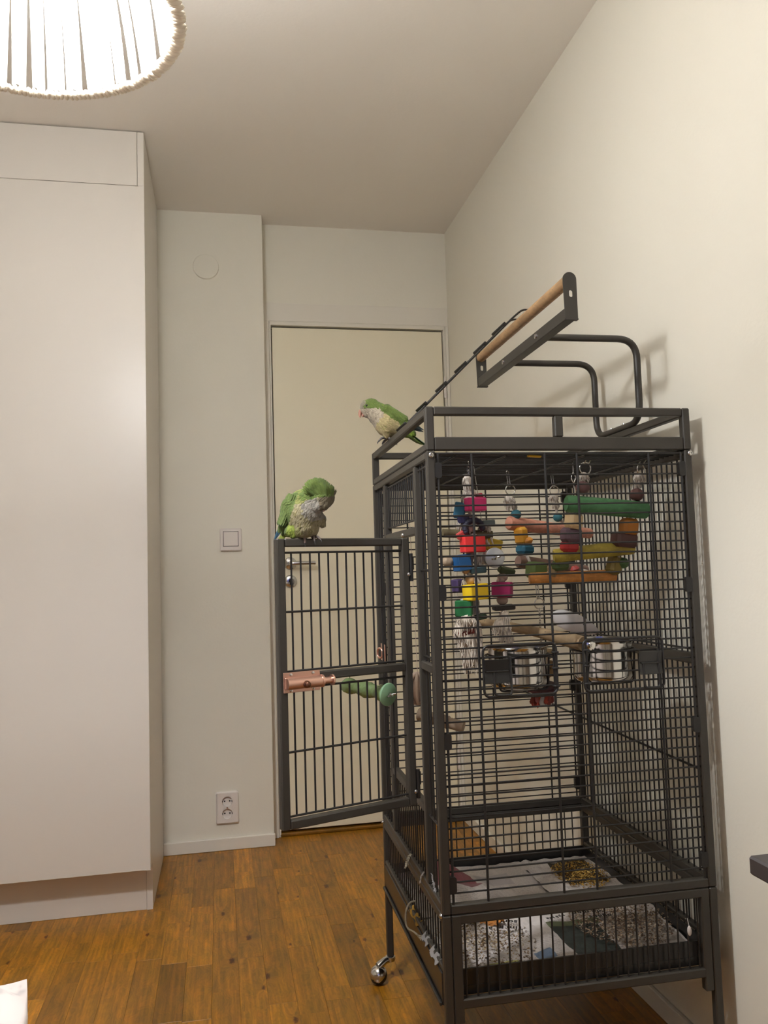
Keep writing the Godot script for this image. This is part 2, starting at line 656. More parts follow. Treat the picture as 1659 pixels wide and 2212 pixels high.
# ---------------------------------------------------------------- pendant lamp
func lamp(power: float) -> void:
	var o = thing("pendant_lamp", "glowing pleated white fabric pendant shade with gathered braid rim, hanging at the top left", "lamp", Transform3D(Basis(), LAMP))
	var R0 = .205
	var hs = .22
	var seg = 240
	# pleated cloth: gathered panels with a few narrow gaps between the folds
	var b = mb()
	var rows = 8
	var fld = FastNoiseLite.new()
	fld.seed = 5
	fld.frequency = .9
	var cuts = [-2.9, -2.55, -2.2, -2.12, -1.98, -1.86, -1.72, -1.60, -1.46, -1.30, -1.18, -1.05, -.93, -.80, -.62, -.52, -.36, -.2, .15, .5, .9, 1.3, 1.75, 2.2, 2.6, 3.0]
	var wide = []
	for k in cuts.size():
		wide.append([.012, .006, .003, .016, .005, .009][k % 6])
	var P = func(k: int, a: float) -> Vector3:
		var t = float(k) / rows
		var ph = 46.0 * a + 2.2 * fld.get_noise_2d(cos(a) * 3.0, sin(a) * 3.0)
		var w = (.0055 * sin(ph) + .002 * sin(ph * 2.3 + 1.0)) * (1.0 - .35 * t)
		var r = R0 - .055 * t + .006 * sin(PI * t) + w
		return Vector3(cos(a) * r, .006 + hs * t, sin(a) * r)
	for c in cuts.size():
		var a0: float = cuts[c]
		var a1: float = cuts[c + 1] if c + 1 < cuts.size() else cuts[0] + TAU
		var n = int(ceil((a1 - a0) / .026))
		for k in rows:
			for j in n:
				var q = []
				for e in [[k, j], [k, j + 1], [k + 1, j + 1], [k + 1, j]]:
					var t: float = float(e[0]) / rows
					var g = 2.0 * pow(clampf(1.0 - t / .8, 0, 1), .7)
					var l0: float = a0 + wide[c] * g
					var l1: float = a1 - wide[(c + 1) % cuts.size()] * g
					q.append(P.call(e[0], lerpf(l0, l1, float(e[1]) / n)))
				var nn: Vector3 = (q[1] - q[0]).cross(q[3] - q[0]).normalized()
				if nn.dot(Vector3(q[0].x, 0, q[0].z)) < 0:
					nn = -nn
				b.tri(q[0], q[1], q[2], nn, nn, nn)
				b.tri(q[0], q[2], q[3], nn, nn, nn)
	# thin, sheer cotton: part of the light goes straight through, the rest is scattered
	var cloth = mat(Color(.95, .94, .92, .78), .9)
	cloth.transparency = BaseMaterial3D.TRANSPARENCY_ALPHA
	cloth.cull_mode = BaseMaterial3D.CULL_DISABLED
	cloth.backlight_enabled = true
	cloth.backlight = Color(1, 1, 1)
	obj("lamp_shade", b, cloth, o)
	# gathered braid round the rim: a flat ring of small puckers
	b = mb()
	var npk = 190
	for k in npk:
		var a = TAU * k / npk
		var rr = .2085 + rng.randf_range(-.0008, .0008)
		var c = Vector3(cos(a) * rr, .002, sin(a) * rr)
		var bs = Basis(Vector3.UP, -a + rng.randf_range(-.25, .25)) * Basis(Vector3.RIGHT, rng.randf_range(-.5, .5))
		b.ell(c, Vector3(.0115, .0056, .0038), 10, 6, bs)
	obj("rim_braid", b, mat(rgb(250, 241, 224), .9), o)
	b = mb()
	b.tube(rrect(Vector3(0, hs, 0), Vector3.RIGHT, Vector3.BACK, .30, .30, .1499, 10), .002, 6, true)
	for k in 3:
		var a = TAU * k / 3
		b.tube([Vector3(0, hs - .03, 0), Vector3(cos(a) * .148, hs, sin(a) * .148)], .0018, 6)
	obj("shade_frame", b, M.chrome, o)
	b = mb()
	b.lathe(Transform3D(Basis(), Vector3(0, .165, 0)), [Vector2(.0, 0), Vector2(.019, 0), Vector2(.021, .02), Vector2(.02, .05), Vector2(.008, .06), Vector2(.004, .07)], 18)
	b.tube([Vector3(0, .22, 0), Vector3(0, H - LAMP.y - .02, 0)], .0035, 8)
	obj("cord_and_socket", b, M.plastic, o)
	b = mb()
	b.lathe(Transform3D(Basis(), Vector3(0, H - LAMP.y - .035, 0)), [Vector2(.004, 0), Vector2(.03, .004), Vector2(.045, .018), Vector2(.048, .035)], 24)
	obj("ceiling_rose", b, M.plastic, o)
	var by = .125
	b = mb()
	b.ell(Vector3(0, by, 0), Vector3(.03, .034, .03), 18, 12)
	var em = mat(rgb(255, 244, 226), .4)
	em.emission_enabled = true
	em.emission = rgb(255, 226, 186)
	em.emission_energy_multiplier = 6.0
	obj("bulb", b, em, o)
	var l = OmniLight3D.new()
	l.name = "bulb_light"
	l.position = LAMP + Vector3(0, by, 0)
	l.light_color = rgb(248, 251, 255)
	l.light_energy = 1.42 * power
	l.light_size = .042
	l.omni_range = 12.0
	l.omni_attenuation = 2.0
	l.shadow_enabled = true
	add_child(l)

# ---------------------------------------------------------------- things on the walls
func fittings() -> void:
	var b = mb()
	b.lathe(Transform3D(Basis(Vector3.RIGHT, PI / 2), Vector3.ZERO), [Vector2(.0505, 0), Vector2(.0505, .004), Vector2(.0485, .0075), Vector2(.0, .0085)], 48)
	var v = obj("vent_cover", b, M.wall)
	v.position = Vector3(-1.0125, 2.257, ZC)
	tag(v, "round white blank cover high on the wall beside the door", "cover")
	var o = thing("light_switch", "square white rocker light switch on the wall beside the door", "switch", Transform3D(Basis(), Vector3(-.9335, 1.1715, ZC)))
	b = mb()
	b.box(Vector3(0, 0, .006), Vector3(.0845, .088, .012), .004)
	obj("plate", b, M.plastic, o)
	b = mb()
	b.span(Vector3(-.0295, -.0265, .0118), Vector3(.0295, .0325, .0124))
	obj("recess", b, M.gap, o)
	b = mb()
	b.box(Vector3(0, .003, .0145), Vector3(.0555, .0555, .006), .0012, Basis(Vector3.RIGHT, .07))
	obj("rocker", b, M.plastic, o)
	o = thing("power_outlet", "white double power outlet low on the wall above the skirting", "outlet", Transform3D(Basis(), Vector3(-.9635, .1575, ZC)))
	b = mb()
	# plate with two round wells
	var outer = rpoly(.0845, .116, .006)
	for e in 2:
		var c = Vector2(0, .0225 - .045 * e)
		# ring of the well, as a lathe sunk into the plate
		b.lathe(Transform3D(Basis(Vector3.RIGHT, PI / 2), Vector3(c.x, c.y, 0)), [Vector2(.0, .003), Vector2(.0185, .003), Vector2(.0192, .0132)], 28)
	# plate face as strips round the wells
	var n = Vector3(0, 0, 1)
	for e in 2:
		var cy = .0225 - .045 * e
		var angs = []
		for k in 32:
			angs.append(TAU * k / 32)
		for sx in [-1.0, 1.0]:
			for sy in [-1.0, 1.0]:
				angs.append(fposmod(Vector2(sx * .0385, sy * (.0325 if (sy > 0) == (e == 0) else .0225)).angle(), TAU))
		angs.sort()
		for k in angs.size():
			var a0: float = angs[k]
			var a1: float = angs[(k + 1) % angs.size()]
			var q = []
			for a in [a0, a1]:
				var d = Vector2(cos(a), sin(a))
				var lim: float = 1e9
				if absf(d.x) > 1e-4: lim = minf(lim, .0385 / absf(d.x))
				if absf(d.y) > 1e-4:
					var top = (.055 - .0225) if (d.y > 0) == (e == 0) else .0225
					lim = minf(lim, top / absf(d.y))
				q.append([Vector3(d.x * .0192, cy + d.y * .0192, .0132), Vector3(d.x * lim, cy + d.y * lim, .0132)])
			b.quad(q[0][0], q[0][1], q[1][1], q[1][0], n)
	b.span(Vector3(-.0385, -.055, .0), Vector3(-.0375, .055, .0132))
	# rim
	var po = rrect(Vector3(0, 0, 0), Vector3.RIGHT, Vector3.UP, .0845, .116, .006)
	var pi2 = rrect(Vector3(0, 0, .0132), Vector3.RIGHT, Vector3.UP, .077, .11, .0035)
	var pm = rrect(Vector3(0, 0, .0095), Vector3.RIGHT, Vector3.UP, .0845, .116, .006)
	for k in po.size():
		var k2 = (k + 1) % po.size()
		var m: Vector3 = (pm[k] + pm[k2]).normalized()
		m.z = 0
		b.quad(po[k], po[k2], pm[k2], pm[k], m.normalized())
		b.quad(pm[k], pm[k2], pi2[k2], pi2[k], (m.normalized() + Vector3(0, 0, 1)).normalized())
	obj("plate", b, M.plastic, o)
	for e in 2:
		b = mb()
		for sx in [-1, 1]:
			b.prism(Transform3D(Basis(), Vector3(sx * .0095, .0225 - .045 * e, .0036)), disc(.0028, 12), .0012)
			b.span(Vector3(sx * .0185 - .002, .0225 - .045 * e - .002, .003), Vector3(sx * .0185 + .002, .0225 - .045 * e + .002, .011))
		obj("socket_hole", b, M.gap, o)
	b = mb()
	b.prism(Transform3D(Basis(), Vector3(0, 0, .0134)), disc(.003, 14), .0016)
	obj("screw", b, M.steel, o)

# ---------------------------------------------------------------- wardrobe
func wardrobe() -> void:
	var o = thing("wardrobe", "tall white built-in wardrobe with smooth door, reaching the ceiling under the lamp", "wardrobe", Transform3D(Basis(), Vector3(-1.9, 0, .38)))
	var off = Vector3(-1.9, 0, .38)
	var xl = -2.6
	var yd = .143
	var yf = 2.297
	var b = mb(off)
	# right side panel with a notch at the plinth
	b.prism(Transform3D(Basis(Vector3.UP, -PI / 2), Vector3(XW - .009, 0, 0)), PackedVector2Array([Vector2(ZC + .013, 0), Vector2(ZW - .075, 0), Vector2(ZW - .075, yd), Vector2(ZW - .0, yd), Vector2(ZW - .0, H - .004), Vector2(ZC + .013, H - .004)]), .018)
	obj("side_panel", b, M.ward, o)
	b = mb(off)
	b.span(Vector3(xl, yd, .105), Vector3(XW - .0185, H - .006, ZW - .0225))
	b.span(Vector3(xl, .0, ZW - .094), Vector3(XW - .0185, yd, ZW - .0755), .001)
	obj("carcass_and_plinth", b, M.ward, o)
	b = mb(off)
	b.span(Vector3(XW - .6, yd + .001, ZW - .021), Vector3(XW - .0005, yf - .0006, ZW + .0005), .0012)
	obj("door", b, M.ward, o)
	b = mb(off)
	b.span(Vector3(xl, yd + .001, ZW - .021), Vector3(XW - .603, yf - .0006, ZW + .0005), .0012)
	obj("door", b, M.ward, o)
	b = mb(off)
	b.span(Vector3(xl, yf + .0006, ZW - .021), Vector3(XW - .0215, H - .004, ZW + .0015), .0012)
	obj("filler_panel", b, M.ward, o)
	b = mb(off)
	b.span(Vector3(XW - .0205, yf + .0006, ZW - .021), Vector3(XW - .0005, H - .004, ZW + .0005), .001)
	obj("filler_strip", b, M.ward, o)

# ---------------------------------------------------------------- the cage
func group(o: Node3D, called: String) -> Node3D:
	var g = Node3D.new()
	g.name = called
	o.add_child(g, true)
	return g

func sqr(parent: Node3D, a: Vector3, c: Vector3, called := "rail") -> void:
	var b = mb()
	b.span(a, c, .0022)
	obj(called, b, M.iron, parent)

func sq(b: MB, a: Vector3, c: Vector3, bev := .0022) -> void:
	b.span(a, c, bev)

func cage() -> void:
	var o = thing("bird_cage", "tall black wrought iron parrot cage with play top, its side door swung open", "birdcage", CT)
	var b: MB
	var yb = .394      # underside of the upper cage
	var ys = 1.2562    # seam under the play top
	var yt = 1.3415
	# corner posts of the cage and legs of the stand
	for x in [T / 2, W - T / 2]:
		for z in [-T / 2, -D + T / 2]:
			b = mb()
			b.box(Vector3(x, (yb + ys) / 2, z), Vector3(T, ys - yb - .001, T), .0022)
			obj("post", b, M.iron, o)
			b = mb()
			b.box(Vector3(x, (.058 + yb) / 2, z), Vector3(T, yb - .058 - .001, T), .0022)
			var leg = obj("leg", b, M.iron, o)
			caster(leg, Vector3(x, 0, z), Vector3(-.034, 0, .014).rotated(Vector3.UP, (x * 3 + z * 2) if x > .1 or z > -.1 else 0.0))
	# stand: rails, uprights, tray rim
	var bf = group(o, "stand_front")
	sqr(bf, Vector3(T, .226, -T), Vector3(W - T, .2435, -.0005))
	sqr(bf, Vector3(T, .376, -T), Vector3(W - T, .3935, -.0005))
	sqr(bf, Vector3(T + .0005, .2, -T), Vector3(T + .019, .393, -.0002))
	sqr(bf, Vector3(W - T - .019, .2, -T), Vector3(W - T - .0005, .393, -.0002))
	var n = 23
	for k in n:
		var x = .0425 + .0213 * k
		if x < W - .04:
			bar(bf, Vector3(x, .2435, -.008), Vector3(x, .376, -.008), .0019, M.wire)
	var bb = group(o, "stand_back")
	sqr(bb, Vector3(T, .226, -D + .0005), Vector3(W - T, .2435, -D + T))
	sqr(bb, Vector3(T, .376, -D + .0005), Vector3(W - T, .3935, -D + T))
	sqr(bb, Vector3(T, .271, -D + .002), Vector3(W - T, .283, -D + .012))
	for k in n:
		var x = .0425 + .0213 * k
		if x < W - .04:
			bar(bb, Vector3(x, .2435, -D + .009), Vector3(x, .376, -D + .009), .0017, M.wire)
	for sx in [0, 1]:
		var s = group(o, "stand_side")
		var xa: float = .0005 if sx == 0 else W - T + .0005
		var xb: float = T - .0005 if sx == 0 else W - .0005
		sqr(s, Vector3(xa, .376, -D + T), Vector3(xb, .3935, -T))
		if sx == 1:
			sqr(s, Vector3(xa, .226, -D + T), Vector3(xb, .2435, -T))
		sqr(s, Vector3(xa, .287, -D + T), Vector3(xb, .297, -T))
		for k in 27:
			var z = -.032 - .0213 * k
			if z > -D + .025:
				bar(s, Vector3((xa + xb) / 2, .297 if sx == 0 else .2435, z), Vector3((xa + xb) / 2, .376, z), .0018, M.wire)
	# tray with its smooth front plate on the open side
	b = mb()
	sq(b, Vector3(-.0015, .228, -D + T + .002), Vector3(.0035, .2865, -T - .002), .0015)
	sq(b, Vector3(-.007, .228, -D + T + .002), Vector3(-.0016, .235, -T - .002), .0015)
	b.span(Vector3(.0035, .255, -D + T + .002), Vector3(W - T - .001, .259, -T - .001))
	b.span(Vector3(.0035, .2425, -T - .006), Vector3(W - T - .001, .2885, -T - .002))
	b.span(Vector3(.0035, .255, -D + T + .002), Vector3(W - T - .001, .2885, -D + T + .006))
	b.span(Vector3(W - T - .006, .255, -D + T + .002), Vector3(W - T - .001, .2885, -T - .001))
	obj("tray", b, M.tray, o)
	# front panel: horizontal wires, five uprights, edge wires
	var fp = group(o, "front_panel")
	sqr(fp, Vector3(T, .394, -T), Vector3(W - T, .4115, -.0005))
	bar(fp, Vector3(T, 1.250, -.006), Vector3(W - T, 1.250, -.006), .0028, M.wire, "border_wire")
	for x in [.0225, .0895, .239, .306, .4595, W - .0225]:
		bar(fp, Vector3(x, .411, -.0045), Vector3(x, 1.251, -.0045), .0025, M.wire, "upright")
	for k in 42:
		var y = .4299 + .01946 * k
		bar(fp, Vector3(T, y, -.0085), Vector3(W - T, y, -.0085), .0017, M.wire)
	# back panel
	var bp = group(o, "back_panel")
	sqr(bp, Vector3(T, .394, -D + .0005), Vector3(W - T, .4115, -D + T))
	sqr(bp, Vector3(T, 1.2405, -D + .0005), Vector3(W - T, 1.256, -D + T))
	for x in [.022, .0895, .241, .308, .4605, .53]:
		bar(bp, Vector3(x, .411, -D + .005), Vector3(x, 1.24, -D + .005), .0023, M.wire, "upright")
	for k in 42:
		var y = .4245 + .0194 * k
		bar(bp, Vector3(T, y, -D + .009), Vector3(W - T, y, -D + .009), .0016, M.wire)
	# wall-side panel: close upright wires, rail half way up
	var rp = group(o, "side_panel")
	sqr(rp, Vector3(W - T + .0005, .394, -D + T), Vector3(W - .0005, .4115, -T))
	sqr(rp, Vector3(W - T + .0005, 1.2405, -D + T), Vector3(W - .0005, 1.256, -T))
	sqr(rp, Vector3(W - T + .0005, .824, -D + T), Vector3(W - .0005, .846, -T))
	bar(rp, Vector3(W - .008, .853, -.025), Vector3(W - .008, .853, -D + .025), .0022, M.wire, "border_wire")
	for k in 28:
		var z = -.0235 - .0213 * k
		if z > -D + .02:
			bar(rp, Vector3(W - .008, .411, z), Vector3(W - .008, 1.2405, z), .0019, M.wire)
	# door side: rails, door posts, fixed panel over the door, wires beside and below it
	var zp1 = -.463
	var zp2 = -.1215
	var lp = group(o, "door_side")
	sqr(lp, Vector3(.0005, 1.2405, -D + T), Vector3(T - .0005, 1.2555, -T))
	sqr(lp, Vector3(.0005, .394, -D + T), Vector3(T - .0005, .4115, -T))
	sqr(lp, Vector3(.0005, 1.1015, zp1 + .008), Vector3(T - .0005, 1.118, zp2 - .008))
	sqr(lp, Vector3(.0005, .545, zp1 + .008), Vector3(T - .0005, .562, zp2 - .008))
	sqr(lp, Vector3(.0005, .831, zp2 + .008), Vector3(T - .0005, .848, -T))
	for z in [zp1, zp2]:
		b = mb()
		b.box(Vector3(T / 2, (.412 + 1.24) / 2, z), Vector3(T, 1.24 - .412, T), .0022)
		obj("door_post", b, M.iron, lp)
	for k in 15:
		var z = zp1 + .0185 + .0213 * k
		if z < zp2 - .012:
			bar(lp, Vector3(.008, 1.133, z), Vector3(.008, 1.231, z), .0018, M.wire)
			bar(lp, Vector3(.008, .4115, z), Vector3(.008, .545, z), .0018, M.wire)
	for y in [1.133, 1.231]:
		bar(lp, Vector3(.008, y, zp1 + .006), Vector3(.008, y, zp2 - .006), .0022, M.wire, "border_wire")
	for z in [-.0955, -.0715, -.047]:
		bar(lp, Vector3(.008, .4115, z), Vector3(.008, 1.2405, z), .0018, M.wire)
	for z in [-.487, -.511, -.535, -.559, -.583]:
		bar(lp, Vector3(.008, .4115, z), Vector3(.008, 1.2405, z), .0018, M.wire)
	for y in [1.028, .545, .858, 1.2305]:
		bar(lp, Vector3(.008, y, zp2 + .005), Vector3(.008, y, -.012), .0023, M.wire, "border_wire")
	# open roof grid under the play top
	var rf = group(o, "roof_grid")
	for x in [.06, .165, .33, .49]:
		bar(rf, Vector3(x, 1.2475, -T), Vector3(x, 1.2475, -D + T), .0021, M.wire, "cross_wire")
	for k in 30:
		var z = -.0245 - .0197 * k
		if z > -D + .02:
			bar(rf, Vector3(T, 1.2512, z), Vector3(W - T, 1.2512, z), .0018, M.wire)
	# play-top frame
	b = mb()
	for yy in [[1.2565, 1.2715], [yt - .0165, yt]]:
		sq(b, Vector3(.0003, yy[0], -D + T), Vector3(T, yy[1], -T))
		sq(b, Vector3(W - T, yy[0], -D + T), Vector3(W - .0003, yy[1], -T))
		sq(b, Vector3(T, yy[0], -D + .0003), Vector3(W - T, yy[1], -D + T))
	sq(b, Vector3(T, 1.2565, -T), Vector3(W - T, 1.2825, -.0003))
	sq(b, Vector3(T, yt - .0165, -T), Vector3(W - T, yt, -.0003))
	sq(b, Vector3(.2615, 1.2825, -T), Vector3(.279, yt - .0165, -.0005))
	for x in [0.0, W - T]:
		for z in [0.0, -D + T]:
			sq(b, Vector3(x, 1.2565, z - T), Vector3(x + T, yt, z))
	obj("top_frame", b, M.iron, o)
	# screws and little lugs
	for p in [Vector3(.0085, 1.247, .0005), Vector3(W - .0045, 1.2487, .0005)]:
		b = mb()
		b.lathe(Transform3D(Basis(Vector3.RIGHT, PI / 2), p), [Vector2(.0055, 0), Vector2(.0052, .002), Vector2(.0032, .0034), Vector2(.0020, .0034), Vector2(.0018, .0018), Vector2(0, .0018)], 16)
		obj("screw", b, M.chrome, o)
	for p in [Vector3(-.0006, .392, -.008), Vector3(-.0006, .389, -D + .008), Vector3(-.0006, 1.106, -.245)]:
		b = mb()
		b.lathe(Transform3D(Basis(Vector3.BACK, PI / 2), p), [Vector2(.005, 0), Vector2(.0045, .0025), Vector2(.002, .004), Vector2(0, .004)], 14)
		obj("screw", b, M.chrome, o)
	b = mb()
	b.span(Vector3(-.0025, .806, -.556), Vector3(.0, .848, -.500), .0008)
	b.tube(rrect(Vector3(-.010, .826, -.528), Vector3(.45, 0, .89).normalized(), Vector3.UP, .021, .024, .0104, 5), .0026, 8, true)
	tag(obj("latch_keeper", b, M.copper, o), "copper bolt keeper")
	for y in [1.218, .984, .707, .447]:
		for x in [T + .0055, W - T - .0055]:
			for z in [-.0055, -D + .0065]:
				b = mb()
				b.prism(Transform3D(Basis(), Vector3(x, y, z)), rpoly(.014, .03, .005), .010)
				obj("panel_lug", b, M.wire, o)
	feeder_door(o, Vector2(.1675, .8335), .146, .096, Rect2(.0955, .811, .049, .045), Rect2(.1135, .7885, .0335, .03), .239, Vector3(.1893, .790, -.071))
	feeder_door(o, Vector2(.379, .8345), .166, .099, Rect2(.410, .812, .0475, .045), Rect2(.4175, .7865, .032, .03), .302, Vector3(.3705, .794, -.071))
	cage_door(o)
	play_stand(o)

func caster(leg: Node3D, foot: Vector3, d: Vector3) -> void:
	# chrome hooded ball caster that swivels beside its leg
	var b = mb()
	b.lathe(Transform3D(Basis(), foot + Vector3(0, .046, 0)), [Vector2(.004, 0), Vector2(.011, .001), Vector2(.0125, .006), Vector2(.012, .012), Vector2(.009, .0135), Vector2(.0, .0135)], 18)
	var c = foot + d + Vector3(0, .0235, 0)
	var up = Vector3(0, 1, 0)
	b.tube([foot + up * .052, foot + d * .45 + up * .051, c + up * .018], [.009, .009, .011], 10)
	# hood: upper shell of a ball, with a pointed apron on the outer side
	var ax = Basis(Vector3.UP, atan2(d.x, d.z))
	var prof = []
	for k in 9:
		var a = PI / 2 - k * (PI / 2 + .12) / 8
		prof.append(Vector2(.0222 * cos(a), .0222 * sin(a)))
	b.lathe(Transform3D(ax * Basis(Vector3.RIGHT, .75), c), prof, 24)
	var car = obj("caster", b, M.chrome, leg)
	b = mb()
	var wp = []
	for k in 17:
		var a = -PI / 2 + PI * k / 16
		wp.append(Vector2(.0215 * cos(a) + .0005, .0205 * sin(a)))
	b.lathe(Transform3D(ax * Basis(Vector3.BACK, PI / 2), Vector3(c.x, .0222, c.z)), wp, 24)
	obj("wheel", b, M.rubber, leg)
	car.name = "caster"

func cage_door(o: Node3D) -> void:
	# hinged on the front door post, swung out towards the room
	var d = Node3D.new()
	d.name = "cage_door"
	o.add_child(d, true)
	var pl = Vector3(-.287, 0, -.009)
	var pr = Vector3(-.0165, 0, -.110)
	var ux = (pr - pl).normalized()
	d.transform = Transform3D(Basis(ux, Vector3.UP, ux.cross(Vector3.UP)), pl)
	var w = .2885
	var y0 = .567
	var y1 = 1.0945
	var b = mb()
	var t = .0165
	sq(b, Vector3(0, y0, -t), Vector3(t, y1, 0))
	sq(b, Vector3(w - t, y0, -t), Vector3(w, y1, 0))
	sq(b, Vector3(t, y1 - .0155, -t), Vector3(w - t, y1, 0))
	sq(b, Vector3(t, y0, -t), Vector3(w - t, y0 + t, 0))
	sq(b, Vector3(t, .8295, -t), Vector3(w - t, .8455, 0))
	obj("door_frame", b, M.iron, d)
	for y in [1.0685, .9587, .8495, .8185, .7035, .589]:
		bar(d, Vector3(t - .003, y, -.008), Vector3(w - t + .003, y, -.008), .0021, M.wire, "cross_wire")
	for k in 12:
		var x = .0326 + .0194 * k
		if x < w - .03:
			bar(d, Vector3(x, .8495, -.0105), Vector3(x, 1.0685, -.0105), .0019, M.wire)
			bar(d, Vector3(x, .589, -.0105), Vector3(x, .8185, -.0105), .0019, M.wire)
	# copper slide bolt
	b = mb()
	b.box(Vector3(.0435, .8305, .0012), Vector3(.074, .037, .002), .0006)
	b.tube([Vector3(.010, .829, .0085), Vector3(.079, .829, .0085)], .0105, 18)
	b.tube([Vector3(.079, .829, .0085), Vector3(.083, .829, .0085)], .0118, 18)
	b.tube([Vector3(.083, .829, .0085), Vector3(.101, .829, .0085)], .0062, 14)
	b.tube([Vector3(.101, .829, .0085), Vector3(.1045, .829, .0085)], .0105, 16)
	b.box(Vector3(.0435, .829, .003), Vector3(.070, .021, .006), .001)
	var l = obj("latch", b, M.copper, d)
	tag(l, "copper slide bolt")
	b = mb()
	b.lathe(Transform3D(Basis(Vector3.RIGHT, PI / 2), Vector3(.045, .827, .0185)), [Vector2(.007, 0), Vector2(.0068, .002), Vector2(.0045, .003), Vector2(.0045, .007), Vector2(.0052, .008), Vector2(.003, .0105), Vector2(0, .011)], 14)
	obj("latch_knob", b, mat(rgb(120, 84, 66), .35, .9), d)
	for p in [Vector2(.021, .8445), Vector2(.066, .8445), Vector2(.021, .816), Vector2(.066, .8165)]:
		b = mb()
		b.lathe(Transform3D(Basis(Vector3.RIGHT, PI / 2), Vector3(p.x, p.y, .002)), [Vector2(.0034, 0), Vector2(.003, .0015), Vector2(.0008, .0022), Vector2(0, .0014)], 10)
		obj("screw", b, M.chrome, d)
	for y in [1.035, .607]:
		b = mb()
		b.box(Vector3(w + .004, y, -.006), Vector3(.0085, .052, .010), .002)
		b.tube([Vector3(w + .0045, y - .028, -.002), Vector3(w + .0045, y + .028, -.002)], .0042, 10)
		b.box(Vector3(w + .011, y + .008, -.010), Vector3(.010, .026, .004), .001)
		obj("hinge", b, M.wire, d)
		for q in [Vector3(w - .003, y - .014, .0008), Vector3(w + .0095, y + .013, -.0078)]:
			b = mb()
			b.lathe(Transform3D(Basis(Vector3.RIGHT, PI / 2), q), [Vector2(.0042, 0), Vector2(.0036, .002), Vector2(.001, .003), Vector2(0, .002)], 12)
			obj("screw", b, M.chrome, d)

func play_stand(o: Node3D) -> void:
	# bent tube, perch bracket and wooden dowel over the roof
	var s = Node3D.new()
	s.name = "play_stand"
	o.add_child(s, true)
	var xv = W - .0075
	var zf = -.191
	var zb = -.416
	var ztop = 1.539
	var b = mb()
	var pts = [Vector3(.313, ztop, zf), Vector3(xv, ztop, zf), Vector3(xv, 1.3495, zf), Vector3(xv, 1.3495, zb), Vector3(xv, ztop, zb), Vector3(.313, ztop, zb)]
	b.tube(arc(pts, .046, 9), .0079, 14)
	obj("bent_tube", b, M.iron, s)
	for z in [-.27, -.335]:
		b = mb()
		b.lathe(Transform3D(Basis(), Vector3(xv, 1.357, z)), [Vector2(.0035, 0), Vector2(.003, .003), Vector2(0, .004)], 10)
		obj("screw", b, M.chrome, s)
	# bracket: flat channel with two upright ears
	b = mb()
	var z0 = -.022
	var z1 = -.632
	b.box(Vector3(.306, ztop, (z0 + z1) / 2), Vector3(.0026, .024, z0 - z1), .0008)
	b.box(Vector3(.3165, ztop - .011, (z0 + z1) / 2), Vector3(.022, .0026, z0 - z1), .0008)
	for z in [z0, z1]:
		var ear = PackedVector2Array()
		for k in 13:
			var a = PI * k / 12
			ear.append(Vector2(.316 + .0145 * cos(a), 1.610 + .0145 * sin(a)))
		ear.append_array(PackedVector2Array([Vector2(.3035, 1.527), Vector2(.3305, 1.527)]))
		# slotted hole: a keyhole cut as a ring of wall around it
		var hole = PackedVector2Array()
		for p in rpoly(.008, .015, .0039, 4):
			hole.append(p + Vector2(.3175, 1.580))
		# cut the ear into an upper and a lower half meeting at the slot
		for half in [0, 1]:
			var lim = 1.5799 if half == 0 else 1.58
			var clip = PackedVector2Array([Vector2(.25, lim), Vector2(.4, lim), Vector2(.4, 1.7), Vector2(.25, 1.7)]) if half == 0 else PackedVector2Array([Vector2(.25, lim), Vector2(.4, lim), Vector2(.4, 1.5), Vector2(.25, 1.5)])
			for part in Geometry2D.intersect_polygons(ear, clip):
				for q in Geometry2D.clip_polygons(part, hole):
					b.prism(Transform3D(Basis(), Vector3(0, 0, z)), q, .003)
	b.span(Vector3(.302, 1.5255, z0 - .008), Vector3(.331, 1.5285, z0 + .002))
	b.span(Vector3(.302, 1.5255, z1 - .002), Vector3(.331, 1.5285, z1 + .008))
	obj("perch_bracket", b, M.iron, s)
	for z in [zf + .002, zb + .002]:
		b = mb()
		b.lathe(Transform3D(Basis(Vector3.BACK, PI / 2), Vector3(.3047, ztop + .001, z)), [Vector2(.006, 0), Vector2(.0055, .0025), Vector2(.002, .004), Vector2(0, .003)], 14)
		obj("bolt", b, M.chrome, s)
	b = mb()
	b.tube([Vector3(.3155, 1.609, z0 - .0016), Vector3(.3155, 1.609, z1 + .0016)], .0125, 20)
	var dw = mat(Color.WHITE, .5)
	dw.albedo_texture = dowel_tex()
	dw.albedo_color = rgb(222, 236, 252)
	obj("dowel", b, dw, s)

func dowel_tex() -> ImageTexture:
	var im = Image.create(128, 256, false, Image.FORMAT_RGB8)
	var n = FastNoiseLite.new()
	n.seed = 77
	n.frequency = .03
	var r = RandomNumberGenerator.new()
	r.seed = 4
	var sp = []
	for k in 7:
		sp.append(Vector2(r.randf() * 128, r.randf() * 256))
	for y in 256:
		for x in 128:
			var v = .93 + .12 * n.get_noise_2d(x * 1.6, y * .25) + .08 * n.get_noise_2d(x * .6 + 500, y * .6)
			for s in sp:
				if Vector2((x - s.x) * .5, (y - s.y) * .35).length() < 1.3:
					v *= .55
			im.set_pixel(x, y, Color(clampf(.84 * v, 0, 1), clampf(.63 * v, 0, 1), clampf(.42 * v, 0, 1)))
	return ImageTexture.create_from_image(im)

